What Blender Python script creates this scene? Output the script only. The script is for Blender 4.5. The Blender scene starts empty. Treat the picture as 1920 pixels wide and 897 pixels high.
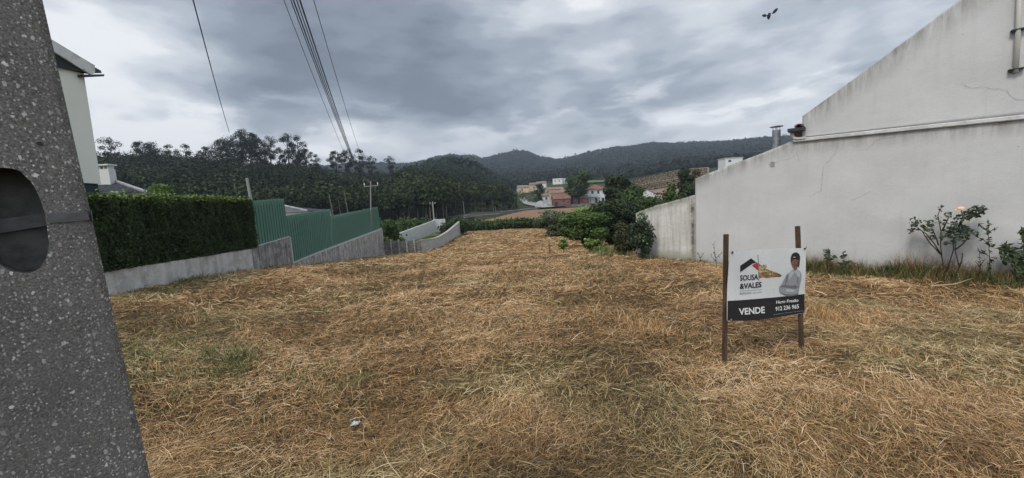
import bpy, bmesh, math, random
import numpy as np
from mathutils import Vector, Matrix
from mathutils.geometry import tessellate_polygon

rng = np.random.default_rng(7)
random.seed(7)
SC = bpy.context.scene
COL = SC.collection

# ------------------------------------------------------------------ camera
F_PX, CX, CY = 720.0, 960.0, 448.5
PITCH, ROLL, CAM_H = math.radians(5.6), math.radians(3.1), 1.65
cam = bpy.data.cameras.new('camera')
cam.sensor_width = 36.0
cam.lens = F_PX / 1920.0 * 36.0
cam.clip_start, cam.clip_end = 0.05, 6000
camo = bpy.data.objects.new('camera', cam)
COL.objects.link(camo)
SC.camera = camo
_fw = Vector((0, math.cos(PITCH), -math.sin(PITCH)))
_r0 = Vector((1, 0, 0)); _u0 = Vector((0, math.sin(PITCH), math.cos(PITCH)))
_r = _r0 * math.cos(ROLL) - _u0 * math.sin(ROLL)
_u = _u0 * math.cos(ROLL) + _r0 * math.sin(ROLL)
camo.matrix_world = Matrix(((_r.x, _u.x, -_fw.x, 0), (_r.y, _u.y, -_fw.y, 0), (_r.z, _u.z, -_fw.z, CAM_H), (0, 0, 0, 1)))

# ------------------------------------------------------------------ sky + sun (overcast)
SUN_EL, SUN_AZ = math.radians(52), math.radians(220)     # azimuth clockwise from +Y
W = bpy.data.worlds.new('World'); SC.world = W; W.use_nodes = True

def build_world():
    nt = W.node_tree; N = nt.nodes; L = nt.links; N.clear()
    out = N.new('ShaderNodeOutputWorld'); bg = N.new('ShaderNodeBackground')
    L.new(bg.outputs[0], out.inputs[0])
    sky = N.new('ShaderNodeTexSky'); sky.sky_type = 'NISHITA'; sky.sun_disc = False
    sky.sun_elevation = SUN_EL; sky.sun_rotation = SUN_AZ; sky.air_density = 1.5; sky.dust_density = 3
    tc = N.new('ShaderNodeTexCoord'); sep = N.new('ShaderNodeSeparateXYZ'); L.new(tc.outputs['Generated'], sep.inputs[0])
    def M(op, a, b=None, c=None, clamp=False):
        n = N.new('ShaderNodeMath'); n.operation = op; n.use_clamp = clamp
        for i, x in enumerate((a, b, c)):
            if x is None: continue
            if isinstance(x, (int, float)): n.inputs[i].default_value = x
            else: L.new(x, n.inputs[i])
        return n.outputs[0]
    cmb = N.new('ShaderNodeCombineXYZ'); L.new(sep.outputs[0], cmb.inputs[0]); L.new(sep.outputs[1], cmb.inputs[1]); L.new(M('MULTIPLY', sep.outputs[2], 1.9), cmb.inputs[2])
    def noise(scale, detail, rough, loc, sc=(1, 1, 1), rot=0.0, dist=0.0):
        mp = N.new('ShaderNodeMapping'); mp.inputs['Location'].default_value = loc
        mp.inputs['Scale'].default_value = sc; mp.inputs['Rotation'].default_value = (0, 0, rot)
        L.new(cmb.outputs[0], mp.inputs[0])
        n = N.new('ShaderNodeTexNoise'); n.inputs['Scale'].default_value = scale
        n.inputs['Detail'].default_value = detail; n.inputs['Roughness'].default_value = rough
        n.inputs['Distortion'].default_value = dist
        L.new(mp.outputs[0], n.inputs['Vector']); return n.outputs[0]
    big = noise(1.9, 3, 0.5, (3.1, 1.7, 0.4), (1, 1, 1), 0, 0.1)
    mid = noise(4.2, 8, 0.52, (7.7, 2.2, 1), (1, 1, 1.5), 0, 0.1)
    t = M('ADD', M('ADD', M('MULTIPLY', big, 0.42), M('MULTIPLY', mid, 0.44)), 0.074)
    # thin bright layer towards the horizon with a ragged upper edge, thicker cloud above it
    puff = noise(5.0, 8, 0.55, (1.3, 5.2, 2), (1, 1, 1.6), 0.0, 0.3)
    mr = N.new('ShaderNodeMapRange'); mr.interpolation_type = 'SMOOTHSTEP'
    mr.inputs['From Min'].default_value = 0.16; mr.inputs['From Max'].default_value = 0.23
    mr.inputs['To Min'].default_value = 0.10; mr.inputs['To Max'].default_value = -0.012
    L.new(M('ADD', sep.outputs[2], M('MULTIPLY', M('SUBTRACT', puff, 0.5), 0.30)), mr.inputs[0])
    t = M('ADD', t, mr.outputs[0])
    # where the cover is thicker or thinner: real directions in the sky
    def lobe(t, d, c0, amt):
        l = math.sqrt(sum(k * k for k in d)); dt = N.new('ShaderNodeVectorMath'); dt.operation = 'DOT_PRODUCT'
        L.new(tc.outputs['Generated'], dt.inputs[0]); dt.inputs[1].default_value = tuple(k / l for k in d)
        br = N.new('ShaderNodeMapRange'); br.interpolation_type = 'SMOOTHSTEP'; br.inputs['From Min'].default_value = c0; br.inputs['From Max'].default_value = 1.0
        br.inputs['To Min'].default_value = 0; br.inputs['To Max'].default_value = amt; L.new(dt.outputs['Value'], br.inputs[0]); return M('ADD', t, br.outputs[0])
    t = lobe(t, (-1.0, 1, .30), .970, .15)        # bright break low on the left
    t = lobe(t, (-.72, 1, .42), .955, -.085)      # heavy bank above it
    t = lobe(t, (-.30, 1, .34), .965, -.045)
    t = lobe(t, (.30, 1, .50), .945, .065)        # lighter veil high in the middle
    t = lobe(t, (.35, 1, .31), .975, -.035)
    t = lobe(t, (1.0, 1, .40), .94, .03)
    t = lobe(t, (-1.05, 1, .62), .97, .02)
    ramp = N.new('ShaderNodeValToRGB'); cr = ramp.color_ramp; cr.interpolation = 'EASE'
    cr.elements[0].position = 0.36; cr.elements[0].color = (0.094, 0.109, 0.135, 1)
    cr.elements[1].position = 0.66; cr.elements[1].color = (0.47, 0.48, 0.495, 1)
    for p, c in ((0.43, (0.130, 0.150, 0.183, 1)), (0.49, (0.180, 0.205, 0.240, 1)), (0.54, (0.245, 0.270, 0.305, 1)), (0.60, (0.345, 0.365, 0.395, 1))):
        e = cr.elements.new(p); e.color = c
    L.new(t, ramp.inputs[0])
    # overcast dome, brighter overhead; unseen sky behind us boosted to light the facing walls
    dome_boost = N.new('ShaderNodeMapRange'); dome_boost.inputs['From Min'].default_value = 0.55; dome_boost.inputs['From Max'].default_value = 0.95
    dome_boost.inputs['To Min'].default_value = 1.0; dome_boost.inputs['To Max'].default_value = 2.8; dz_ = N.new('ShaderNodeVectorMath'); dz_.operation = 'DOT_PRODUCT'; L.new(tc.outputs['Generated'], dz_.inputs[0]); dz_.inputs[1].default_value = (.10, -.55, .83)
    dome_boost.inputs['From Min'].default_value = 0.25; L.new(dz_.outputs['Value'], dome_boost.inputs[0])
    vm = N.new('ShaderNodeVectorMath'); vm.operation = 'SCALE'; L.new(ramp.outputs[0], vm.inputs[0]); L.new(dome_boost.outputs[0], vm.inputs['Scale'])
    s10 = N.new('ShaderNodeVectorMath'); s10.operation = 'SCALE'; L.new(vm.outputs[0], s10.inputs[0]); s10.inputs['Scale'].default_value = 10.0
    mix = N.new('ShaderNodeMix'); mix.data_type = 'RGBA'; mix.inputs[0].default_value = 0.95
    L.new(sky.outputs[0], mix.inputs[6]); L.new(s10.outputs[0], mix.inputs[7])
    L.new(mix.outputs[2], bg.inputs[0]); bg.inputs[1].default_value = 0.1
build_world()
sl = bpy.data.lights.new('sun', 'SUN'); sl.energy = 1.2; sl.angle = math.radians(16); sl.color = (1, .93, .82)
so = bpy.data.objects.new('sun', sl); COL.objects.link(so)
_sd = Vector((math.sin(SUN_AZ) * math.cos(SUN_EL), math.cos(SUN_AZ) * math.cos(SUN_EL), math.sin(SUN_EL)))
so.rotation_euler = _sd.to_track_quat('Z', 'Y').to_euler(); so.location = (0, 0, 60)
SC.view_settings.view_transform = 'Standard'; SC.view_settings.look = 'None'
SC.view_settings.exposure = 0.96; SC.view_settings.gamma = 1
SC.render.engine = 'CYCLES'
SC.cycles.max_bounces = 5; SC.cycles.diffuse_bounces = 3; SC.cycles.glossy_bounces = 2; SC.cycles.volume_bounces = 0
SC.cycles.use_adaptive_sampling = True; SC.cycles.adaptive_threshold = 0.02
SC.cycles.use_denoising = True

# ------------------------------------------------------------------ geometry of the view: real points from measured directions
def ray(u, v):
    d = _r * ((u - CX) / F_PX) + _u * (-(v - CY) / F_PX) + _fw
    return d / d.y                      # unit depth along +Y
def P(u, v, y):
    d = ray(u, v); return Vector((d.x * y, y, CAM_H + d.z * y))
def hit(u, v, A, B):
    """point of the vertical plane through plan points A, B seen at (u,v)"""
    d = ray(u, v); nx, ny = (B[1] - A[1]), -(B[0] - A[0])
    t = (A[0] * nx + A[1] * ny) / (d.x * nx + d.y * ny)
    return Vector((d.x * t, t, CAM_H + d.z * t))

def vnoise(x, y, seed=0):
    x = np.asarray(x, float); y = np.asarray(y, float)
    xi = np.floor(x).astype(np.int64); yi = np.floor(y).astype(np.int64)
    fx = x - xi; fy = y - yi; fx = fx * fx * (3 - 2 * fx); fy = fy * fy * (3 - 2 * fy)
    def h(a, b):
        n = (a * 374761393 + b * 668265263 + seed * 1442695041) & 0xffffffff
        n = ((n ^ (n >> 13)) * 1274126177) & 0xffffffff
        n = (n ^ (n >> 16)) & 0xffffff
        return n / float(0xffffff)
    return (h(xi, yi) * (1 - fx) + h(xi + 1, yi) * fx) * (1 - fy) + (h(xi, yi + 1) * (1 - fx) + h(xi + 1, yi + 1) * fx) * fy
def fbm(x, y, seed=0, o=4):
    s = 0; a = .5; tot = 0
    for i in range(o):
        s = s + a * vnoise(np.asarray(x) * 2 ** i, np.asarray(y) * 2 ** i, seed + i * 17); tot += a; a *= .5
    return s / tot
def sstep(x): x = np.clip(x, 0, 1); return x * x * (3 - 2 * x)

# ---- terrain height
PY = [-40, 0, 4, 8, 13, 20, 30, 40, 60]
PZ = [.3, 0, -.08, -.17, -.43, -1.12, -2.05, -2.5, -2.8]
TX = np.array([-2.5, -1.1, -.64, -.3, -.125, 0, .11, .26, .47, .72, 2.0])
TY = np.array([60, 100, 140, 180, 220, 300, 400, 600, 800, 1000, 1400, 3000.])
TZ = np.array([
    [-2, 3, 16, 24, 28, 30, 30, 34, 40, 44, 44, 20],
    [-2, 3, 14, 23, 27, 30, 30, 34, 40, 44, 44, 20],
    [-2.4, 0, 10, 18, 22, 26, 26, 30, 40, 50, 50, 20],
    [-2.8, -1.4, 3, 9, 14, 17, 20, 34, 50, 62, 60, 20],
    [-2.9, -2.2, 0, 4.5, 9, 20, 32, 44, 74, 106, 100, 20],
    [-2.9, -2.4, -1.6, 0, 3, 9, 15, 36, 70, 119, 100, 20],
    [-3.1, -2.5, -1.8, -.6, 4, 12, 19, 36, 62, 92, 100, 20],
    [-3.2, -2.6, -2, -.6, 3, 12, 18, 42, 78, 113, 110, 20],
    [-3.3, -2.0, -0.5, 2.5, 8, 19, 24, 52, 88, 122, 120, 20],
    [-3.3, -1.5, 1, 5, 10, 20, 26, 54, 92, 126, 124, 20],
    [-3.3, -1.5, 1, 5, 10, 20, 26, 54, 92, 126, 124, 20]])
LTY = np.log(TY)
_sk = [(600, 312), (740, 306), (800, 301), (850, 293), (880, 293), (905, 297), (930, 290), (950, 285), (968, 283), (985, 285), (1010, 292), (1040, 298), (1070, 293), (1110, 285), (1150, 276), (1200, 272), (1285, 270), (1305, 266), (1350, 262), (1480, 255), (1700, 250)]
SKX = np.array([ray(*q).x for q in _sk]); SKZ = np.array([CAM_H + ray(*q).z * 1000 - 8 for q in _sk])
def ground(x, y):
    x = np.asarray(x, float); y = np.asarray(y, float)
    near = np.interp(y, PY, PZ)
    g = np.exp(-(np.maximum(y, 0) / 15) ** 2)
    near = near + .62 * sstep((-x - 2.5) / 5) * g - .40 * sstep((x - 2.5) / 6) * g
    ly = np.log(np.clip(y, 60, 3000)); tx = np.clip(x / np.maximum(y, 60), TX[0], TX[-1])
    j = np.clip(np.searchsorted(LTY, ly) - 1, 0, len(TY) - 2); i = np.clip(np.searchsorted(TX, tx) - 1, 0, len(TX) - 2)
    fy = (ly - LTY[j]) / (LTY[j + 1] - LTY[j]); fx = (tx - TX[i]) / (TX[i + 1] - TX[i])
    fx = fx * fx * (3 - 2 * fx)
    far = (TZ[i, j] * (1 - fx) + TZ[i + 1, j] * fx) * (1 - fy) + (TZ[i, j + 1] * (1 - fx) + TZ[i + 1, j + 1] * fx) * fy
    wgt = np.exp(-((ly - math.log(1000)) / .33) ** 2)
    far = far + wgt * (np.interp(tx, SKX, SKZ) - np.interp(tx, TX, TZ[:, 9]))
    w2 = np.exp(-((ly - math.log(370)) / .28) ** 2)
    far = far + w2 * np.interp(tx, [-.6, -.34, -.2, -.10, -.045, -.01, 1], [0, 4, 8, 8, 3, 0, 0])
    far = far + (fbm(x / 90, y / 90, 5) - .5) * np.clip((y - 250) / 500, 0, 1) * 14
    k = sstep((y - 52) / 14)
    return near * (1 - k) + far * k
def gz(x, y): return float(ground(np.array([x]), np.array([y]))[0])
def mound(x, y):
    """lumps and swaths of the mown hay"""
    a = fbm(x * 1.1 + 3, y * 1.5, 11, 3) - .5
    b = fbm(x * 3.1, y * 4.0, 23, 3) - .5
    return a * .14 + b * .08 - .05
def GP(u, v, lo=1.0, hi=2500):
    """where the line of sight (u,v) meets the terrain"""
    ys = np.exp(np.linspace(math.log(lo), math.log(hi), 3000)); d = ray(u, v)
    zz = CAM_H + d.z * ys - ground(d.x * ys, ys)
    k = np.argmax(zz < 0)
    return Vector((d.x * ys[k], ys[k], gz(d.x * ys[k], ys[k])))

# ------------------------------------------------------------------ materials
def mat(name, col, rough=.85, spec=.25, metal=0.0):
    m = bpy.data.materials.new(name); m.use_nodes = True; b = m.node_tree.nodes['Principled BSDF']
    b.inputs['Base Color'].default_value = (*col, 1); b.inputs['Roughness'].default_value = rough
    b.inputs['Specular IOR Level'].default_value = spec; b.inputs['Metallic'].default_value = metal
    return m
class NB:
    """small node helper"""
    def __init__(s, name, rough=.9, spec=.2):
        s.m = bpy.data.materials.new(name); s.m.use_nodes = True; s.N = s.m.node_tree.nodes; s.L = s.m.node_tree.links
        s.b = s.N['Principled BSDF']; s.b.inputs['Roughness'].default_value = rough; s.b.inputs['Specular IOR Level'].default_value = spec
        s.tc = s.N.new('ShaderNodeTexCoord').outputs['Object']
        g = s.N.new('ShaderNodeNewGeometry'); s.pos = g.outputs['Position']
    def noise(s, scale, detail=4, rough=.55, vec=None, sc=None, dist=0, loc=None):
        vec = vec or s.pos
        if sc or loc:
            mp = s.N.new('ShaderNodeMapping')
            if sc: mp.inputs['Scale'].default_value = sc
            if loc: mp.inputs['Location'].default_value = loc
            s.L.new(vec, mp.inputs[0]); vec = mp.outputs[0]
        n = s.N.new('ShaderNodeTexNoise'); n.inputs['Scale'].default_value = scale; n.inputs['Detail'].default_value = detail
        n.inputs['Roughness'].default_value = rough; n.inputs['Distortion'].default_value = dist
        s.L.new(vec, n.inputs['Vector']); return n.outputs[0]
    def vor(s, scale, feature='F1', sc=None, out=0):
        vec = s.pos
        if sc:
            mp = s.N.new('ShaderNodeMapping'); mp.inputs['Scale'].default_value = sc; s.L.new(vec, mp.inputs[0]); vec = mp.outputs[0]
        n = s.N.new('ShaderNodeTexVoronoi'); n.inputs['Scale'].default_value = scale; n.feature = feature
        s.L.new(vec, n.inputs['Vector']); return n.outputs[out]
    def ramp(s, fac, stops, interp='LINEAR'):
        r = s.N.new('ShaderNodeValToRGB'); e = r.color_ramp.elements; r.color_ramp.interpolation = interp
        cs = [(p, (c, c, c, 1) if isinstance(c, (int, float)) else (*c, 1)) for p, c in stops]
        e[0].position, e[0].color = cs[0]; e[1].position, e[1].color = cs[-1]
        for p, c in cs[1:-1]: k = e.new(p); k.color = c
        s.L.new(fac, r.inputs[0]); return r.outputs[0]
    def mix(s, fac, a, b, mode='MIX'):
        n = s.N.new('ShaderNodeMix'); n.data_type = 'RGBA'; n.blend_type = mode
        for i, x in ((0, fac), (6, a), (7, b)):
            if isinstance(x, (int, float)): n.inputs[i].default_value = x
            elif isinstance(x, tuple): n.inputs[i].default_value = (*x, 1)
            else: s.L.new(x, n.inputs[i])
        return n.outputs[2]
    def math(s, op, a, b, clamp=False):
        n = s.N.new('ShaderNodeMath'); n.operation = op; n.use_clamp = clamp
        for i, x in enumerate((a, b)):
            if isinstance(x, (int, float)): n.inputs[i].default_value = x
            else: s.L.new(x, n.inputs[i])
        return n.outputs[0]
    def attr(s, name):
        a = s.N.new('ShaderNodeAttribute'); a.attribute_name = name; return a.outputs['Fac']
    def zcoord(s):
        q = s.N.new('ShaderNodeSeparateXYZ'); s.L.new(s.pos, q.inputs[0]); return q.outputs[2]
    def color(s, c): s.L.new(c, s.b.inputs['Base Color']); return s
    def bump(s, h, strength=.5, dist=.02):
        n = s.N.new('ShaderNodeBump'); n.inputs['Strength'].default_value = strength; n.inputs['Distance'].default_value = dist
        s.L.new(h, n.inputs['Height']); s.L.new(n.outputs[0], s.b.inputs['Normal']); return s

def tintmat(name, stops, rough=.75, spec=.2, trans=0.0):
    """leaf / straw material: colour picked by the per-leaf attribute"""
    n = NB(name, rough, spec); c = n.ramp(n.attr('tint'), stops); n.color(c)
    if trans > 0:
        d = n.N.new('ShaderNodeBsdfTranslucent'); n.L.new(c, d.inputs[0])
        mx = n.N.new('ShaderNodeMixShader'); mx.inputs[0].default_value = trans
        n.L.new(n.b.outputs[0], mx.inputs[1]); n.L.new(d.outputs[0], mx.inputs[2])
        n.L.new(mx.outputs[0], n.N['Material Output'].inputs[0])
    return n.m

M = {}
def strawmat():
    n = NB('straw_stems', .6, .3)
    c = n.ramp(n.attr('tint'), [(0, (.022, .015, .009)), (.2, (.080, .048, .022)), (.42, (.235, .132, .053)), (.65, (.41, .240, .100)), (.87, (.585, .385, .185)), (1, (.69, .52, .32))])
    g = n.ramp(n.attr('tint'), [(0, (.020, .019, .009)), (.3, (.075, .070, .028)), (.6, (.21, .185, .076)), (.87, (.40, .345, .16)), (1, (.58, .50, .28))])
    return n.color(n.mix(n.attr('olive'), c, g)).m
def mk_mats():
    # rendered white wall of the house: streaks of grime under the verge, blotches, mildew at the foot
    n = NB('white_render', .9, .15)
    blot = n.noise(.9, 6, .6, sc=(1, 1, 1.2)); streak = n.noise(3.2, 5, .65, sc=(2.6, 2.6, .22)); fine = n.noise(38, 4, .6)
    base = n.ramp(blot, [(.3, (.505, .505, .50)), (.55, (.56, .56, .555)), (.75, (.60, .60, .595))])
    base = n.mix(n.ramp(streak, [(.52, 0), (.78, .22)]), base, (.36, .35, .31))
    g = n.attr('grime')                                   # 1 along the verge, 0 below it
    gg = n.math('MULTIPLY', g, n.ramp(n.noise(2.2, 6, .7, sc=(2.4, 2.4, .35)), [(.34, 0), (.60, 1.0)]))
    base = n.mix(n.math('MULTIPLY', gg, .9), base, (.20, .195, .175))
    base = n.mix(n.math('MULTIPLY', n.attr('foot'), n.ramp(n.noise(2, 5, .6), [(.35, 0), (.7, .8)])), base, (.30, .28, .20))
    base = n.mix(n.ramp(n.vor(3.1), [(0, .8), (.022, .5), (.032, 0)]), base, (.10, .09, .08))
    base = n.mix(.25, base, n.ramp(fine, [(.3, .45), (.7, .70)]), 'MULTIPLY')
    n.color(base).bump(n.math('ADD', n.math('MULTIPLY', fine, .4), n.noise(5, 5, .6)), .55, .012); M['render'] = n.m
    # far, thinner and older stretch of the same wall
    n = NB('old_render', .95, .1)
    base = n.ramp(n.noise(1.6, 6, .65), [(.3, (.42, .415, .38)), (.6, (.58, .575, .54)), (.8, (.66, .65, .62))])
    base = n.mix(n.ramp(n.noise(3.4, 5, .65, sc=(3, 3, .2)), [(.45, 0), (.7, .6)]), base, (.26, .24, .19))
    g = n.attr('grime')
    base = n.mix(n.math('MULTIPLY', g, n.ramp(n.noise(4, 6, .7), [(.3, .2), (.6, 1.0)])), base, (.09, .08, .055))
    base = n.mix(n.math('MULTIPLY', n.attr('foot'), .8), base, (.20, .20, .12))
    base = n.mix(n.ramp(n.vor(4.1), [(0, .8), (.05, .5), (.07, 0)]), base, (.10, .09, .08))
    n.color(base).bump(n.noise(14, 6, .6), .6, .02); M['render_old'] = n.m
    # concrete walls on the left
    def conc(name, lo, hi, dark, sx, amt, top=None):
        n = NB(name, .95, .1)
        base = n.ramp(n.noise(2.2, 7, .65), [(.3, lo), (.7, hi)])
        base = n.mix(n.ramp(n.noise(2.6, 6, .7, sc=(sx, sx, .18)), [(.42, 0), (.68, amt)]), base, dark)
        base = n.mix(n.ramp(n.noise(4.5, 7, .7), [(.50, 0), (.62, .6)]), base, tuple(min(.62, c * 1.25) for c in hi))
        n.color(base).bump(n.noise(16, 6, .65), .6, .02); return n.m
    M['conc_pale'] = conc('rendered_concrete', (.40, .38, .34), (.66, .64, .59), (.17, .165, .15), 1.2, .55)
    M['conc_dark'] = conc('stained_concrete', (.20, .19, .175), (.37, .355, .33), (.07, .068, .064), 4.0, .85)
    M['conc_mid'] = conc('weathered_concrete', (.28, .265, .24), (.48, .465, .43), (.10, .096, .09), 2.2, .85)
    M['conc_far'] = conc('grey_concrete', (.36, .35, .335), (.50, .49, .47), (.17, .16, .15), 3.0, .6)
    M['conc_slat'] = conc('slab_concrete', (.13, .125, .12), (.21, .20, .19), (.07, .065, .065), 2.0, .8)
    M['cap'] = conc('wall_cap', (.46, .46, .44), (.58, .58, .56), (.3, .3, .28), 2, .5)
    # coarse aggregate concrete of the pole
    n = NB('aggregate_concrete', .9, .2)
    base = n.ramp(n.noise(14, 5, .6), [(.3, (.150, .140, .124)), (.7, (.250, .232, .205))])
    base = n.mix(.8, base, n.ramp(n.noise(260, 3, .6), [(.35, .35), (.65, 1.3)]), 'MULTIPLY')
    def grains(sc_, thr, soft, keep, loc):
        mp = n.N.new('ShaderNodeMapping'); mp.inputs['Scale'].default_value = (1, 1, .75); mp.inputs['Location'].default_value = loc; n.L.new(n.pos, mp.inputs[0])
        wv_ = n.N.new('ShaderNodeTexNoise'); wv_.inputs['Scale'].default_value = sc_ * 1.6; n.L.new(mp.outputs[0], wv_.inputs['Vector'])
        vm_ = n.N.new('ShaderNodeVectorMath'); vm_.operation = 'MULTIPLY_ADD'; n.L.new(wv_.outputs['Color'], vm_.inputs[0]); vm_.inputs[1].default_value = (.9 / sc_,) * 3; n.L.new(mp.outputs[0], vm_.inputs[2])
        v_ = n.N.new('ShaderNodeTexVoronoi'); v_.inputs['Scale'].default_value = sc_; n.L.new(vm_.outputs[0], v_.inputs['Vector'])
        q = n.N.new('ShaderNodeSeparateColor'); n.L.new(v_.outputs['Color'], q.inputs[0])
        d_ = n.math('ADD', v_.outputs['Distance'], n.math('MULTIPLY', q.outputs[0], keep))
        return n.ramp(d_, [(thr, 1.0), (thr + soft, 0)]), q.outputs[1]
    peb, h1 = grains(200, .36, .10, .28, (0, 0, 0))
    base = n.mix(peb, base, n.ramp(h1, [(0, (.26, .245, .22)), (.5, (.42, .40, .36)), (1, (.66, .64, .59))]))
    peb2, h2 = grains(100, .33, .07, .72, (4, 5, 6))
    base = n.mix(peb2, base, n.ramp(h2, [(0, (.34, .32, .29)), (.6, (.56, .54, .50)), (1, (.80, .78, .73))]))
    base = n.mix(n.ramp(n.noise(7, 5, .65), [(.4, 0), (.7, .45)]), base, (.09, .086, .078))
    n.color(base).bump(n.math('ADD', n.math('MULTIPLY', peb, .5), n.noise(220, 4, .7)), .8, .004); M['agg'] = n.m
    n = NB('smooth_concrete', .95, .1)
    n.color(n.ramp(n.noise(25, 6, .65), [(.3, (.075, .075, .072)), (.7, (.17, .165, .15))])).bump(n.noise(60, 5, .7), .6, .006); M['recess'] = n.m
    n = NB('strap_steel', .6, .4); n.b.inputs['Metallic'].default_value = .4
    n.color(n.ramp(n.noise(30, 6, .6, sc=(1, 1, 3)), [(.3, (.075, .075, .072)), (.7, (.15, .145, .135))])); M['strap'] = n.m
    # green sheet metal
    n = NB('green_sheet', .45, .4)
    n.color(n.mix(n.ramp(n.noise(1.3, 5, .6, sc=(2, 2, .4)), [(.45, 0), (.8, .6)]), (.080, .185, .140), (.115, .22, .175))); M['green'] = n.m
    # house
    n = NB('cream_render', .9, .15); n.color(n.ramp(n.noise(1.5, 5, .6), [(.3, (.76, .75, .65)), (.7, (.82, .81, .71))])).bump(n.noise(60, 3), .3, .004); M['cream'] = n.m
    M['dkband'] = mat('dark_plinth', (.035, .045, .045), .8)
    n = NB('white_verge', .85, .2); n.color(n.mix(n.ramp(n.noise(5, 6, .7), [(.5, 0), (.7, .7)]), (.66, .66, .63), (.30, .30, .27))); M['verge'] = n.m
    M['black'] = mat('black_metal', (.012, .013, .015), .5, .4)
    M['gutter'] = mat('dark_gutter', (.025, .026, .03), .45, .5)
    def tiles(name, a, b, sc):
        n = NB(name, .8, .3); n.color(n.ramp(n.noise(sc, 5, .65), [(.3, a), (.7, b)])); return n.m
    M['slate'] = tiles('dark_tiles', (.018, .021, .028), (.045, .05, .062), 3)
    M['slate_edge'] = tiles('tile_edges', (.20, .21, .23), (.34, .35, .37), 3)
    M['terra'] = tiles('terracotta_tiles', (.13, .065, .048), (.23, .115, .08), .6)
    M['terra_dull'] = tiles('weathered_tiles', (.15, .10, .08), (.24, .17, .13), .5)
    n = NB('brickwork', .95, .1)
    n.color(n.mix(n.ramp(n.noise(.9, 6, .7), [(.45, 0), (.7, .8)]), (.15, .075, .058), (.24, .19, .16))); M['brick'] = n.m
    M['white_far'] = mat('whitewash', (.62, .62, .60), .9); M['cream_far'] = mat('yellow_render', (.52, .43, .30), .9)
    n = NB('mossy_white', .9, .1); n.color(n.mix(n.ramp(n.noise(.8, 5, .7), [(.4, 0), (.65, .8)]), (.52, .52, .52), (.17, .18, .17))); M['ruin'] = n.m
    M['glass'] = mat('dark_glass', (.03, .035, .04), .25, .5)
    M['wood_dark'] = mat('weathered_door', (.05, .035, .025), .9)
    # pvc / metal pipe
    M['pvc'] = mat('aged_pipe', (.42, .41, .37), .6, .4)
    n = NB('galvanised', .5, .5); n.b.inputs['Metallic'].default_value = .5; n.color(n.ramp(n.noise(8, 4), [(.3, (.16, .17, .19)), (.7, (.30, .31, .34))])); M['galv'] = n.m
    # stakes
    n = NB('stake_wood', .85, .2)
    n.color(n.mix(n.ramp(n.noise(5, 4, .6, sc=(6, 6, 1)), [(.4, 0), (.7, .7)]), (.060, .038, .026), (.15, .095, .055))).bump(n.noise(40, 4, .6, sc=(6, 6, 1)), .4, .004); M['stake'] = n.m
    # sign
    n = NB('banner_vinyl', .5, .3)
    c = n.mix(n.ramp(n.vor(26), [(0, .9), (.085, .8), (.12, 0)]), (.62, .625, .61), (.12, .12, .11))
    c = n.mix(n.math('MULTIPLY', n.ramp(n.noise(9, 3), [(.42, 1), (.52, 0)]), 1.0), c, (.62, .625, .61))
    c = n.mix(n.ramp(n.noise(3, 5, .6), [(.4, 0), (.7, .22)]), c, (.38, .38, .36)); n.color(c); M['banner'] = n.m
    M['b_black'] = mat('print_black', (.016, .016, .017), .45, .35); M['b_white'] = mat('print_white', (.66, .66, .65), .5)
    M['b_red'] = mat('print_red', (.42, .045, .035), .5); M['b_grey'] = mat('print_grey', (.22, .22, .22), .6)
    M['b_shirt'] = mat('print_shirt', (.27, .28, .29), .6); M['b_shirt_d'] = mat('print_shirt_fold', (.15, .155, .16), .6)
    M['b_shirt_l'] = mat('print_shirt_light', (.42, .43, .44), .6)
    M['b_skin'] = mat('print_skin', (.20, .105, .075), .6); M['b_skin_d'] = mat('print_skin_shade', (.085, .045, .035), .6)
    M['b_dim'] = mat('print_pale_grey', (.40, .40, .395), .6)
    M['cable'] = mat('cable_black', (.014, .015, .018), .6)
    M['bird'] = mat('dark_feathers', (.03, .03, .04), .8)
    M['paper'] = mat('blue_white_paper', (.40, .46, .49), .6)
    M['pole'] = mat('pole_concrete', (.26, .255, .24), .9); M['pole_wood'] = mat('grey_wood', (.13, .12, .11), .9)
    # ground
    n = NB('straw_soil', 1, .05)
    c = n.ramp(n.noise(3.0, 6, .65), [(.25, (.075, .052, .032)), (.5, (.155, .105, .055)), (.75, (.26, .18, .09))])
    c = n.mix(n.ramp(n.noise(26, 6, .75, sc=(.6, 1.6, 1)), [(.35, .25), (.62, 1)]), (.06, .042, .026), c)
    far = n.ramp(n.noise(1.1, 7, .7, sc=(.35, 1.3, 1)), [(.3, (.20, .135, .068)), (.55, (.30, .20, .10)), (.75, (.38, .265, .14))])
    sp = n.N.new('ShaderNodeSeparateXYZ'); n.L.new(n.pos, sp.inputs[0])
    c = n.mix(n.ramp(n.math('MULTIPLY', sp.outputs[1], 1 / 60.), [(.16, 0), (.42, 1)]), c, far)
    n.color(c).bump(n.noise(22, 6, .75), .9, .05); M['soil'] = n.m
    n = NB('dry_field_soil', 1, .05)
    n.color(n.ramp(n.noise(.5, 7, .7, sc=(.4, 1, 1)), [(.3, (.16, .10, .06)), (.7, (.28, .19, .12))])); M['field2'] = n.m
    n = NB('scrub_ground', 1, .05)
    n.color(n.ramp(n.noise(.25, 7, .7), [(.3, (.022, .030, .014)), (.55, (.045, .055, .025)), (.75, (.09, .08, .045))])); M['scrub'] = n.m
    n = NB('meadow', 1, .05); n.color(n.ramp(n.noise(.4, 7, .7), [(.3, (.07, .11, .03)), (.7, (.14, .19, .06))])); M['meadow'] = n.m
    n = NB('garden_grass', 1, .05)
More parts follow.
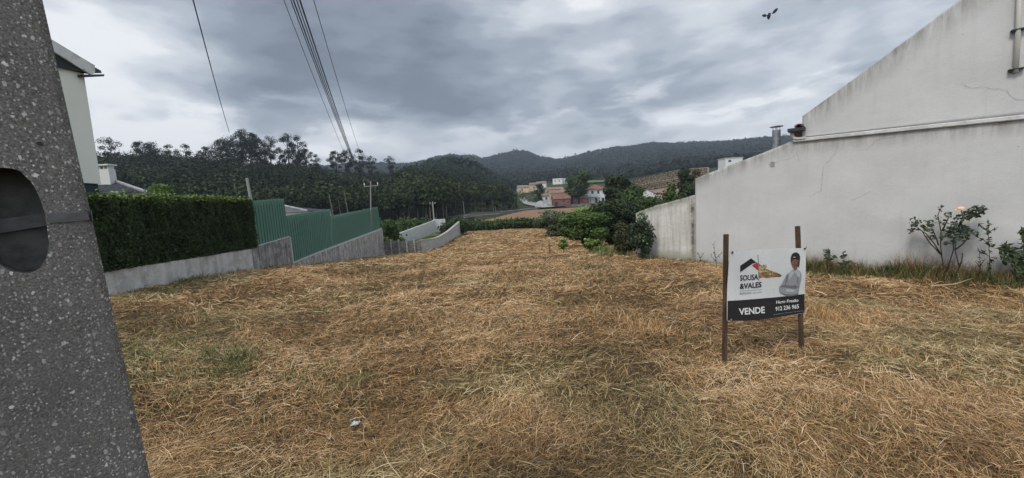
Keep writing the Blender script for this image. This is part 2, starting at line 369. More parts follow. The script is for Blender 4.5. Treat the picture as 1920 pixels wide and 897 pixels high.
    n.color(n.ramp(n.noise(1.2, 7, .7), [(.35, (.055, .085, .022)), (.6, (.11, .13, .04)), (.75, (.20, .17, .09))])).bump(n.noise(8, 5), .8, .1); M['garden'] = n.m
    n = NB('gravel', 1, .05); n.color(n.ramp(n.noise(3, 7, .7), [(.35, (.18, .165, .13)), (.7, (.34, .31, .26))])); M['gravel'] = n.m
    n = NB('forest_floor', 1, .05); n.color(n.ramp(n.noise(.12, 7, .7), [(.3, (.010, .015, .009)), (.7, (.022, .028, .016))])); M['floor'] = n.m
    n = NB('terrace_soil', 1, .05); n.color(n.ramp(n.noise(.3, 7, .7), [(.3, (.16, .125, .08)), (.7, (.25, .195, .13))])); M['terrace'] = n.m
    M['road'] = mat('pale_road', (.30, .295, .28), .9); M['tarmac'] = mat('tarmac', (.05, .05, .05), .9)
    # vegetation
    M['straw'] = strawmat()
    M['grass'] = tintmat('green_blades', [(0, (.045, .058, .020)), (.5, (.12, .14, .048)), (1, (.27, .27, .11))], .6, .25)
    M['hedge'] = tintmat('hedge_leaves', [(0, (.008, .014, .005)), (.35, (.022, .040, .012)), (.65, (.050, .082, .022)), (.85, (.13, .19, .045)), (1, (.23, .30, .08))], .6, .25)
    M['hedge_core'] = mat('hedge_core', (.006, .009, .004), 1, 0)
    M['leaf_dark'] = tintmat('dark_foliage', [(0, (.008, .013, .007)), (.5, (.022, .036, .015)), (1, (.055, .078, .030))], .7, .2)
    M['leaf_mid'] = tintmat('green_foliage', [(0, (.014, .026, .008)), (.5, (.038, .066, .018)), (1, (.085, .125, .034))], .7, .2)
    M['leaf_bright'] = tintmat('bright_foliage', [(0, (.020, .036, .009)), (.5, (.055, .092, .022)), (1, (.120, .175, .045))], .7, .2)
    M['leaf_lime'] = tintmat('lime_foliage', [(0, (.045, .075, .015)), (.5, (.12, .18, .04)), (1, (.23, .30, .09))], .7, .2)
    M['leaf_grey'] = tintmat('grey_foliage', [(0, (.028, .038, .020)), (.5, (.065, .085, .045)), (1, (.12, .145, .08))], .7, .2)
    M['leaf_brown'] = tintmat('dry_foliage', [(0, (.035, .028, .014)), (.5, (.075, .062, .03)), (1, (.15, .125, .065))], .8, .1)
    M['leaf_olive'] = tintmat('olive_foliage', [(0, (.022, .026, .012)), (.5, (.050, .058, .026)), (1, (.11, .115, .055))], .8, .1)
    M['leaf_rose'] = tintmat('rose_leaves', [(0, (.012, .022, .012)), (.5, (.030, .050, .024)), (1, (.07, .10, .05))], .5, .35)
    M['forest'] = tintmat('wood_foliage', [(0, (.007, .012, .006)), (.45, (.015, .024, .011)), (.75, (.028, .041, .018)), (1, (.062, .078, .038))], .85, .1)
    M['forest_far'] = tintmat('far_wood_foliage', [(0, (.010, .015, .011)), (.5, (.018, .026, .018)), (1, (.032, .042, .027))], .9, .1)
    M['bark'] = mat('grey_bark', (.16, .14, .12), .95, .1); M['bark_dark'] = mat('dark_bark', (.045, .036, .028), .95, .1)
    M['stem'] = mat('rose_stem', (.055, .042, .028), .8, .2)
    M['stalk'] = mat('dry_stalk', (.42, .32, .19), .8)
    M['petal'] = mat('apricot_petals', (.90, .52, .24), .6, .2); M['petal_y'] = mat('yellow_petals', (.62, .50, .10), .6, .2)
mk_mats()

# ------------------------------------------------------------------ object helpers
def link(o, parent=None):
    COL.objects.link(o)
    if parent is not None: o.parent = parent
    return o
def tag(o, label=None, cat=None, group=None, kind=None):
    for k, v in (('label', label), ('category', cat), ('group', group), ('kind', kind)):
        if v: o[k] = v
    return o
def empty(name, loc=(0, 0, 0), label=None, cat=None, group=None):
    o = bpy.data.objects.new(name, None); o.location = loc; o.empty_display_size = .2
    COL.objects.link(o); return tag(o, label, cat, group)
def npmesh(name, V, Fc, mats, parent=None, attrs=None, smooth=False, midx=None, origin=None):
    """big mesh from arrays; Fc (n,k)"""
    V = np.asarray(V, dtype=np.float32).reshape(-1, 3); Fc = np.asarray(Fc, dtype=np.int32)
    if origin is not None: V = V - np.array(origin, dtype=np.float32)
    me = bpy.data.meshes.new(name); k = Fc.shape[1]; n = len(Fc)
    me.vertices.add(len(V)); me.vertices.foreach_set('co', V.ravel())
    me.loops.add(n * k); me.loops.foreach_set('vertex_index', Fc.ravel())
    me.polygons.add(n); me.polygons.foreach_set('loop_start', np.arange(0, n * k, k, dtype=np.int32))
    try: me.polygons.foreach_set('loop_total', np.full(n, k, dtype=np.int32))
    except Exception: pass
    for m in (mats if isinstance(mats, (list, tuple)) else [mats]): me.materials.append(m)
    if midx is not None: me.polygons.foreach_set('material_index', np.asarray(midx, dtype=np.int32))
    if smooth: me.polygons.foreach_set('use_smooth', np.ones(n, dtype=bool))
    for an, (dom, val) in (attrs or {}).items():
        a = me.attributes.new(an, 'FLOAT', dom); a.data.foreach_set('value', np.asarray(val, dtype=np.float32))
    me.update(calc_edges=True); me.validate()
    o = bpy.data.objects.new(name, me); link(o, parent)
    return o
class MB:
    """collects shapes into one mesh"""
    def __init__(s): s.v = []; s.f = []; s.mi = []
    def add(s, vs, fs, mi=0):
        b = len(s.v); s.v += [tuple(x) for x in vs]; s.f += [tuple(i + b for i in f) for f in fs]; s.mi += [mi] * len(fs); return s
    def box(s, c, size, rz=0, mi=0, ax=None):
        """box centred at c; ax = optional (X,Y,Z) axis vectors"""
        if ax is None:
            X = Vector((math.cos(rz), math.sin(rz), 0)); Y = Vector((-math.sin(rz), math.cos(rz), 0)); Z = Vector((0, 0, 1))
        else: X, Y, Z = ax
        c = Vector(c); h = [k / 2 for k in size]; vs = []
        for dz in (-1, 1):
            for dx, dy in ((-1, -1), (1, -1), (1, 1), (-1, 1)): vs.append(c + X * dx * h[0] + Y * dy * h[1] + Z * dz * h[2])
        return s.add(vs, [(3, 2, 1, 0), (4, 5, 6, 7), (0, 1, 5, 4), (1, 2, 6, 5), (2, 3, 7, 6), (3, 0, 4, 7)], mi)
    def tube(s, pts, rad, n=8, mi=0, cap=True):
        pts = [Vector(p) for p in pts]; rad = rad if isinstance(rad, (list, tuple)) else [rad] * len(pts)
        rings = []; prev = None
        for i, p in enumerate(pts):
            t = (pts[min(i + 1, len(pts) - 1)] - pts[max(i - 1, 0)]).normalized()
            a = prev if prev is not None else (Vector((1, 0, 0)) if abs(t.x) < .9 else Vector((0, 1, 0)))
            a = (a - t * a.dot(t)).normalized(); prev = a; b = t.cross(a)
            rings.append([p + (a * math.cos(2 * math.pi * k / n) + b * math.sin(2 * math.pi * k / n)) * rad[i] for k in range(n)])
        vs = [q for r in rings for q in r]; fs = []
        for i in range(len(pts) - 1):
            for k in range(n): fs.append((i * n + k, i * n + (k + 1) % n, (i + 1) * n + (k + 1) % n, (i + 1) * n + k))
        if cap: fs += [tuple(range(n - 1, -1, -1)), tuple((len(pts) - 1) * n + k for k in range(n))]
        return s.add(vs, fs, mi)
    def prism(s, poly, off, mi=0):
        """closed polygon (3D points) extruded by vector off"""
        n = len(poly); off = Vector(off); poly = [Vector(p) for p in poly]
        tris = tessellate_polygon([poly]); vs = poly + [p + off for p in poly]
        fs = [tuple(t) for t in tris] + [tuple(k + n for k in reversed(t)) for t in tris]
        fs += [(i, (i + 1) % n, (i + 1) % n + n, i + n) for i in range(n)]
        return s.add(vs, fs, mi)
    def build(s, name, mats, parent=None, smooth=False, origin=None, recalc=True):
        mats = mats if isinstance(mats, (list, tuple)) else [mats]
        me = bpy.data.meshes.new(name); vs = s.v
        if origin is not None: o_ = Vector(origin); vs = [tuple(Vector(v) - o_) for v in vs]
        me.from_pydata(vs, [], s.f)
        for m in mats: me.materials.append(m)
        me.polygons.foreach_set('material_index', s.mi)
        if smooth: me.polygons.foreach_set('use_smooth', [True] * len(s.f))
        if recalc:
            bm = bmesh.new(); bm.from_mesh(me); bmesh.ops.recalc_face_normals(bm, faces=bm.faces); bm.to_mesh(me); bm.free()
        me.update()
        ob = bpy.data.objects.new(name, me)
        if origin is not None and parent is None: ob.location = origin
        return link(ob, parent)

def dup(root, loc, rz=0, scale=1.0, **tags):
    r = root.copy(); COL.objects.link(r); r.location = loc; r.rotation_euler = (0, 0, rz); r.scale = (scale,) * 3 if isinstance(scale, (int, float)) else scale
    tag(r, **tags)
    for ch in list(root.children):
        c = ch.copy(); COL.objects.link(c); c.parent = r
        for g in list(ch.children):
            d = g.copy(); COL.objects.link(d); d.parent = c
    return r

def quads(C, Nn, size, asp=1.0, tint=None, jit=.3):
    """leaf-like quads at centres C with normals Nn; returns V,F"""
    n = len(C); size = np.broadcast_to(np.asarray(size, float), (n,))
    Nn = Nn / (np.linalg.norm(Nn, axis=1, keepdims=True) + 1e-9)
    r = rng.normal(size=(n, 3)); a = np.cross(Nn, r); a /= (np.linalg.norm(a, axis=1, keepdims=True) + 1e-9); b = np.cross(Nn, a)
    k = rng.uniform(1 - jit, 1 + jit, (n, 4)) * .5
    s = size[:, None]
    p0 = C + a * s * k[:, :1]; p1 = C + b * s * k[:, 1:2] * asp; p2 = C - a * s * k[:, 2:3]; p3 = C - b * s * k[:, 3:4] * asp
    V = np.stack([p0, p1, p2, p3], 1).reshape(-1, 3); Fq = np.arange(4 * n).reshape(n, 4); return V, Fq
def blob(cen, rad, n, size, low=-1.0, shell=.55):
    """leaf quads spread through an ellipsoid, denser at the skin"""
    d = rng.normal(size=(n, 3)); d /= np.linalg.norm(d, axis=1, keepdims=True)
    d[:, 2] = np.where(d[:, 2] < low, -d[:, 2], d[:, 2])
    r = shell + (1 - shell) * rng.random(n) ** .5
    r = r * (1 + (rng.random(n) < .22) * rng.random(n) * .38)
    C = np.array(cen) + d * np.array(rad) * r[:, None]
    Nn = d + rng.normal(size=(n, 3)) * .55
    V, Fq = quads(C, Nn, rng.uniform(.7, 1.3, n) * size)
    return V, Fq, d
def merge(parts):
    Vs, Fs, Ts = [], [], []; b = 0
    for V, Fq, T in parts: Vs.append(V); Fs.append(Fq + b); Ts.append(T); b += len(V)
    return np.concatenate(Vs), np.concatenate(Fs), np.concatenate(Ts)

# ------------------------------------------------------------------ ground sheets
def grid_sheet(name, X, Y, Z, m, kind='structure', parent=None, smooth=True, origin=None):
    r, c = X.shape; V = np.stack([X, Y, Z], -1).reshape(-1, 3)
    i = np.arange(r * c).reshape(r, c)
    Fq = np.stack([i[:-1, :-1], i[:-1, 1:], i[1:, 1:], i[1:, :-1]], -1).reshape(-1, 4)
    o = npmesh(name, V, Fq, m, parent, smooth=smooth, origin=origin)
    if kind: tag(o, kind=kind)
    return o
# plan lines of the walls (measured)
LA = (ray(195, 520).x * 7.05, 7.05); LB = (ray(717, 470).x * 31.0, 31.0)      # left boundary wall
RA = (ray(1192, 470).x * 13.0, 13.0); RB = (RA[0] + 1.0 * 7, RA[1] - .948 * 7)  # right house wall
def lineL(y): return LA[0] + (LB[0] - LA[0]) * (y - LA[1]) / (LB[1] - LA[1])
CURV = [(791.5, 451, 475.5, 32), (816, 448, 471, 36), (836, 438, 463.5, 42), (852, 425.5, 455, 50), (871, 408, 433, 60)]
def field_left(y):
    """left border of the mown plot"""
    cy_ = [31] + [c[3] for c in CURV]; cx_ = [lineL(31)] + [ray(c[0], c[2]).x * c[3] for c in CURV]
    return np.where(y < 31, lineL(y), np.interp(y, cy_, cx_))
def field_right(y): return np.interp(y, [-5, 0, 13, 17, 30, 60, 66], [19, 17.9, RA[0] + .12, 7.0, 8.5, 9.5, 10])
def build_ground():
    # the whole land, one sheet to the far hills; lowered under the finer sheet of the field
    yy = np.concatenate([np.linspace(-40, 62, 70), 62 + (np.exp(np.linspace(0, math.log(2900 / 14.), 190)) - 1) * 14])
    ss = np.linspace(-1, 1, 241); ss = np.sign(ss) * np.abs(ss) ** 1.25
    Y, S = np.meshgrid(yy, ss, indexing='ij'); X = S * (np.maximum(Y, 0) * 2.3 + 50)
    Z = ground(X, Y)
    inside = (X > field_left(Y) - .05) & (X < field_right(Y) + .5) & (Y < 63.5)
    Z = Z - np.where(inside, .45, .04)
    o = grid_sheet('ground', X, Y, Z, [M['scrub'], M['garden'], M['floor']])
    me = o.data; r, c = X.shape
    Xc = (X[:-1, :-1] + X[1:, 1:]).ravel() / 2; Yc = (Y[:-1, :-1] + Y[1:, 1:]).ravel() / 2
    mi = np.zeros(len(Xc), int)
    mi[(Yc < 62) & (Xc < field_left(Yc)) & (Xc > -30)] = 1
    mi[((Yc > 75) & (Xc < -.13 * Yc + 3)) | (Yc > 420)] = 2
    me.polygons.foreach_set('material_index', mi.astype(np.int32))
    # mown field
    yy = np.concatenate([np.arange(-3, 12, .07), np.arange(12, 30, .16), np.arange(30, 64.4, .4)])
    ss = np.linspace(0, 1, 230)
    Y, S = np.meshgrid(yy, ss, indexing='ij'); l = field_left(Y); rr = field_right(Y); X = l + (rr - l) * S
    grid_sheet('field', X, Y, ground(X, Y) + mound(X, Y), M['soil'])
build_ground()

def patch(name, corners, m, lift=.06, n=24, kind='structure'):
    """four-cornered piece of ground following the land (corners in plan, in order)"""
    a, b, c, d = [np.array(k[:2]) for k in corners]
    s = np.linspace(0, 1, n)[None, :, None]; t = np.linspace(0, 1, n)[:, None, None]
    Q = (a * (1 - s) + b * s) * (1 - t) + (d * (1 - s) + c * s) * t
    X, Y = Q[..., 0], Q[..., 1]
    return grid_sheet(name, X, Y, ground(X, Y) + lift, m, kind)

# ------------------------------------------------------------------ hay on the field
def build_straw():
    Vs, Fs, Ts, b = [], [], [], 0; Os = []
    def band(y0, y1, dens, L, w, lift, seed):
        nonlocal b
        # stems are strewn over the plot; the band between two distances
        xm0 = lambda y: np.maximum(field_left(y) + .05, -1.35 * y - 1.2)
        xm1 = lambda y: np.minimum(field_right(y) - .05, 1.45 * y + 1.2)
        ys = np.linspace(y0, y1, 200); wd = np.maximum(xm1(ys) - xm0(ys), 0); area = np.trapz(wd, ys)
        n = int(area * dens); cdf = np.cumsum(wd); cdf /= cdf[-1]
        y = np.interp(rng.random(n), cdf, ys); a_, b_ = xm0(y), xm1(y); x = a_ + (b_ - a_) * rng.random(n)
        cl = fbm(x * 1.6, y * 2.1, 41, 3)                      # clumps
        bare = fbm(x * .55 + 9, y * .8, 77, 3)
        keep = rng.random(n) < np.clip(.45 + (cl - .36) * 3.2, .60, 1) * np.where(bare < .26, .5, 1)
        x, y, cl = x[keep], y[keep], cl[keep]; n = len(x)
        ang = (fbm(x * .6, y * .6, 91, 2) - .5) * 6 + .15 + rng.normal(0, .95, n)
        rnd = rng.random(n) < .35; ang[rnd] = rng.uniform(0, math.pi, rnd.sum())
        ln = L * rng.uniform(.45, 1.35, n); wv = w * rng.uniform(.5, 1.4, n)
        dx, dy = np.cos(ang), np.sin(ang); bend = rng.normal(0, .045, n) * ln
        tilt = rng.normal(0, .12, n) + (rng.random(n) < (.14 if y1 < 14 else .03)) * rng.uniform(.15, .75, n)
        base = rng.random(n) ** 1.7 * lift
        pts = []
        for t in (-.5, 0, .5):
            off = bend * (1 - 4 * t * t)
            px, py = x + dx * ln * t - dy * off, y + dy * ln * t + dx * off
            pz = ground(px, py) + mound(px, py) + base + .004 + (t + .5) * ln * np.sin(tilt) + (1 - 4 * t * t) * ln * .05
            pts.append(np.stack([px, py, pz], 1))
        side = np.stack([-dy, dx, rng.normal(0, .6, n)], 1) * (wv / 2)[:, None]
        V = np.stack([pts[0] - side, pts[0] + side, pts[1] - side, pts[1] + side, pts[2] - side * .5, pts[2] + side * .5], 1).reshape(-1, 3)
        i = np.arange(n)[:, None] * 6
        Fq = np.concatenate([i + np.array([[0, 1, 3, 2]]), i + np.array([[2, 3, 5, 4]])], 0)
        patchy = fbm(x * .9 + 30, y * .9, 61, 3)
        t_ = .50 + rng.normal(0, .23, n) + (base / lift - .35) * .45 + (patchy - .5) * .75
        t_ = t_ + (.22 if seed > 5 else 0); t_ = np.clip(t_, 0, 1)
        ol = sstep((fbm(x * .42 + 70, y * .55, 211, 3) + .14 * np.clip((-x / np.maximum(y, 1)), -.35, .9) - .595) / .14); ol = np.clip(ol * rng.uniform(.1, .95, n), 0, 1)
        Os.append(np.concatenate([ol, ol])); Vs.append(V); Fs.append(Fq + b); Ts.append(np.concatenate([t_, t_])); b += len(V)
    band(.9, 4.5, 60, .19, .0028, .05, 6); band(4.5, 12, 22, .22, .0050, .05, 7)
    band(.9, 3.2, 10500, .085, .0017, .035, 1)
    band(3.2, 6.5, 4600, .105, .0028, .035, 2)
    band(6.5, 13, 1500, .14, .0052, .04, 3)
    band(13, 30, 300, .22, .012, .04, 4)
    band(30, 62, 60, .34, .026, .04, 5)
    V, Fq, T = np.concatenate(Vs), np.concatenate(Fs), np.concatenate(Ts)
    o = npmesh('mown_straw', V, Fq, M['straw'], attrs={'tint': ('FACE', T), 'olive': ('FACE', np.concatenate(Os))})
    tag(o, 'dry golden mown straw lying loose over the whole plot', 'straw', kind='stuff')
build_straw()

def blades(cx, cy, n, spread, h, w, lean=.35, zf=None, tint=(.5, .2)):
    """upright bent blades; arrays of clump centres"""
    cx = np.repeat(np.asarray(cx, float), n); cy = np.repeat(np.asarray(cy, float), n); N_ = len(cx)
    sp = np.repeat(np.broadcast_to(np.asarray(spread, float), (N_ // n,)), n); hh = np.repeat(np.broadcast_to(np.asarray(h, float), (N_ // n,)), n)
    x = cx + rng.normal(0, 1, N_) * sp; y = cy + rng.normal(0, 1, N_) * sp
    a = rng.uniform(0, 2 * math.pi, N_); le = np.abs(rng.normal(lean, lean * .5, N_)); H = hh * rng.uniform(.4, 1.15, N_)
    z = ground(x, y) + np.where(y < 60, mound(x, y), 0) - .01
    d = np.stack([np.cos(a), np.sin(a), np.zeros(N_)], 1); p0 = np.stack([x, y, z], 1)
    p1 = p0 + d * (H * le * .35)[:, None]; p1[:, 2] += H * .6
    p2 = p0 + d * (H * le)[:, None]; p2[:, 2] += H * (1 - le * .25)
    s = rng.uniform(0, 2 * math.pi, N_); side = np.stack([np.cos(s), np.sin(s), np.zeros(N_)], 1) * (w / 2)
    V = np.stack([p0 - side, p0 + side, p1 - side * .8, p1 + side * .8, p2 - side * .15, p2 + side * .15], 1).reshape(-1, 3)
    i = np.arange(N_)[:, None] * 6
    Fq = np.concatenate([i + np.array([[0, 1, 3, 2]]), i + np.array([[2, 3, 5, 4]])], 0)
    t = np.clip(rng.normal(tint[0], tint[1], N_), 0, 1)
    return V, Fq, np.concatenate([t, t])
def build_tufts():
    dry, grn = [], []
    # dry standing tufts
    for (u, v, r, h, k) in [(1190, 600, .22, .22, 260), (1230, 612, .2, .2, 200), (1565, 590, .22, .24, 300), (1600, 600, .2, .2, 200), (300, 690, .2, .16, 120),
                            (1000, 560, .25, .14, 140), (1650, 655, .18, .16, 120), (900, 660, .16, .14, 120), (1745, 745, .12, .14, 90), (700, 640, .2, .12, 110), (1470, 800, .10, .1, 70),
                            (370, 590, .25, .16, 140), (480, 625, .22, .15, 120), (1100, 740, .12, .1, 80), (620, 700, .12, .12, 90), (1330, 640, .2, .14, 140)]:
        p = GP(u, v); n_ = 12
        cx = p.x + rng.normal(0, r, n_); cy = p.y + rng.normal(0, r, n_)
        dry.append(blades(cx, cy, max(3, k // n_), .05, h, .005 + .0004 * p.y, .6, tint=(.72, .16)))
    n_ = 900; y = 3 + 40 * rng.random(n_) ** 1.4; l = np.maximum(field_left(y), -1.3 * y); r_ = np.minimum(field_right(y), 1.4 * y)
    x = l + (r_ - l) * rng.random(n_)
    dry.append(blades(x, y, 9, .06, rng.uniform(.04, .11, n_), .009, .6, tint=(.6, .2)))
    V, Fq, T = merge(dry)
    tag(npmesh('dry_grass', V, Fq, M['straw'], attrs={'tint': ('FACE', T)}), 'pale dry tufts of uncut grass standing in the straw', 'grass', kind='stuff')
    # green regrowth patches
    for (u, v, r, h, k) in [(445, 665, .18, .18, 160), (420, 690, .16, .15, 130), (560, 715, .35, .08, 420), (640, 700, .3, .07, 300), (380, 720, .2, .12, 160), (290, 660, .3, .12, 300),
                            (240, 690, .3, .1, 300), (1590, 690, .3, .06, 300), (1560, 780, .12, .06, 160), (1600, 800, .2, .05, 160), (640, 765, .15, .05, 140), (1700, 640, .35, .06, 300),
                            (1000, 520, .5, .1, 260), (560, 560, .5, .1, 260), (780, 520, .6, .1, 260), (1290, 640, .3, .06, 300), (1060, 560, .4, .09, 240), (330, 527, .25, .15, 200), (285, 552, .2, .12, 160),
                            (1180, 520, .5, .12, 200), (1420, 690, .15, .07, 90), (1300, 820, .15, .04, 120), (1820, 700, .3, .06, 200), (900, 790, .2, .04, 160), (470, 820, .14, .05, 150), (450, 790, .10, .05, 120)]:
        p = GP(u, v); n_ = 20
        cx = p.x + rng.normal(0, r, n_); cy = p.y + rng.normal(0, r, n_)
        grn.append(blades(cx, cy, max(3, k * 2 // n_), .07, h, .005 + .0005 * p.y, .6, tint=(.45, .25)))
    n_ = 1500; y = 2 + 55 * rng.random(n_) ** 1.2; l = np.maximum(field_left(y), -1.3 * y); r_ = np.minimum(field_right(y), 1.4 * y)
    x = l + (r_ - l) * rng.random(n_); k = fbm(x * .5, y * .5, 301, 2) > .52; x, y = x[k], y[k]
    grn.append(blades(x, y, 14, .09, rng.uniform(.04, .10, len(x)), .008, .6, tint=(.5, .25)))
    V, Fq, T = merge(grn)
    tag(npmesh('green_grass', V, Fq, M['grass'], attrs={'tint': ('FACE', T)}), 'short green regrowth patches showing through the straw', 'grass', kind='stuff')
build_tufts()

# ------------------------------------------------------------------ near concrete pole, left edge of the view
def build_pole():
    # the broad face looks towards us; the shaft tapers upwards
    q0 = P(190, 448, .82); A = (q0.x, q0.y); X = Vector((.656, .755, 0)); B = (A[0] + X.x, A[1] + X.y); Nn = Vector((X.y, -X.x, 0))
    h = lambda u, v: hit(u, v, A, B)
    A3 = Vector((A[0], A[1], 0)); s_ = lambda p: (p - A3).dot(X)
    t, bt = h(80, 0), h(283, 897); st, sb = s_(t), s_(bt); k = (sb - st) / (t.z - bt.z)
    edge = lambda z: st + (t.z - z) * k
    sc = s_(h(15, 412)) - .01                              # middle of the face
    W2 = lambda z: (edge(z) - sc) if z < 2.6 else max(.06, (edge(2.6) - sc) * (1 - (z - 2.6) / 18))
    w = lambda s, z, d=0.0: A3 + X * s - Nn * d + Vector((0, 0, z))
    root = empty('utility_pole', tuple(w(sc, 0, .12)), 'large grey pebbled concrete pole with oval hollow, close by at left edge', 'pole'); O = root.location
    zb, zt, D, ch = -.25, 8.6, .26, .010
    hole = []
    for j in range(56):
        a = 2 * math.pi * j / 56; c_, s2 = math.cos(a), math.sin(a)
        hv = 413 + 99 * math.copysign(abs(s2) ** .85, s2); hu = 24 + 62 * math.copysign(abs(c_) ** .8, c_) + 20 * (hv - 413) / 99
        p = h(hu + random.gauss(0, .7), hv + random.gauss(0, .7)); hole.append(p)
    zs = [zb, .6, 1.2, 1.8, 2.2, 2.6, 5, 7, zt]
    outer = [w(sc + W2(z) - ch, z) for z in zs] + [w(sc - W2(z) + ch, z) for z in reversed(zs)]
    org3 = outer + hole
    # triangulate in the plane of the face
    f2 = lambda p: Vector((s_(p), p.z, 0))
    tris = tessellate_polygon([[f2(p) for p in outer], [f2(p) for p in hole]])
    mb = MB(); mb.add(org3, [tuple(x) for x in tris])
    n = len(hole); back = [p - Nn * .07 for p in hole]
    mb.add(hole + back, [(i, (i + 1) % n, (i + 1) % n + n, i + n) for i in range(n)], 1); mb.add(back, [tuple(range(n))], 1)
    ring = lambda z: [w(sc + W2(z) - ch, z), w(sc + W2(z), z, ch), w(sc + W2(z), z, D), w(sc - W2(z), z, D), w(sc - W2(z), z, ch), w(sc - W2(z) + ch, z)]
    for i in range(len(zs) - 1):
        a, b = ring(zs[i]), ring(zs[i + 1]); mb.add(a + b, [(q, q + 1, q + 7, q + 6) for q in range(5)])
    mb.add(ring(zt), [tuple(range(6))]); mb.build('shaft', [M['agg'], M['recess']], root, origin=O)
    m2 = MB(); a, b = h(89, 402), h(164, 398); c, d = h(168, 413), h(92, 419)
    m2.prism([q + Nn * .003 for q in (a, b, c, d)], -Nn * .004); zc = (b.z + c.z) / 2
    m2.box(w(sc + W2(zc) + .0006, zc, D / 2), (.0016, D, .022), ax=(X, Nn, Vector((0, 0, 1))))
    m2.box(w(sc, zc, D + .004), (2 * W2(zc) + .01, .004, .022), ax=(X, Nn, Vector((0, 0, 1)))); m2.build('steel_strap', M['strap'], root, origin=O)
    m3 = MB(); a, b = h(-30, 428), h(86, 411); c = (a + b) / 2 - Nn * .062; m3.box(c, ((b - a).length, .014, .026), ax=((b - a).normalized(), Nn, (b - a).normalized().cross(Nn) * -1)); m3.build('cross_rib', M['strap'], root, origin=O)
    m4 = MB(); p = h(75, 270); m4.tube([p + Nn * .0008, p - Nn * .02], .0042, 8); m4.build('fixing_hole', M['black'], root, origin=O)
build_pole()

# ------------------------------------------------------------------ overhead cables
def cable(name, pts, r, label, group='overhead cables running from the near pole'):
    mb = MB(); mb.tube(pts, r, 6); o = mb.build(name, M['cable'], origin=pts[0], smooth=True); tag(o, label, 'cable', group); return o
def wire(u0, u1, v1, y1, r, label, bow=4, ulow=None):
    """from overhead (top of frame) to far poles over the wood"""
    y0 = 14.0; pts = []
    for k in range(25):
        t = k / 24.; y = y0 * (y1 / y0) ** t
        # straight in space between the two ends, slight sag
        s = (y - y0) / (y1 - y0)
        a = P(u0, 0, y0); b = P(u1, v1, y1); q = a.lerp(b, s); q.z -= 4 * s * (1 - s) * bow * .06
        pts.append(q)
    d = (pts[0] - pts[1]); pts.insert(0, pts[0] + d.normalized() * 9)
    cable('overhead_cable', pts, r, label)
wire(362, 430, 249, 42, .020, 'lone black overhead cable left of the bundle, ending at the tall eucalyptus crowns')
wire(532, 652, 301, 48, .012, 'thinnest leftmost cable of the overhead bundle')
wire(545, 663, 305, 48, .018, 'second cable from the left in the overhead bundle')
wire(550, 664, 305, 48, .024, 'thick third cable from the left in the overhead bundle')
wire(556, 665, 306, 48, .018, 'fourth cable from the left in the overhead bundle')
wire(562, 666, 306, 48, .027, 'thickest black cable, rightmost strand of the overhead bundle')
wire(588, 673, 281, 48, .013, 'thin single overhead cable to the right of the bundle')

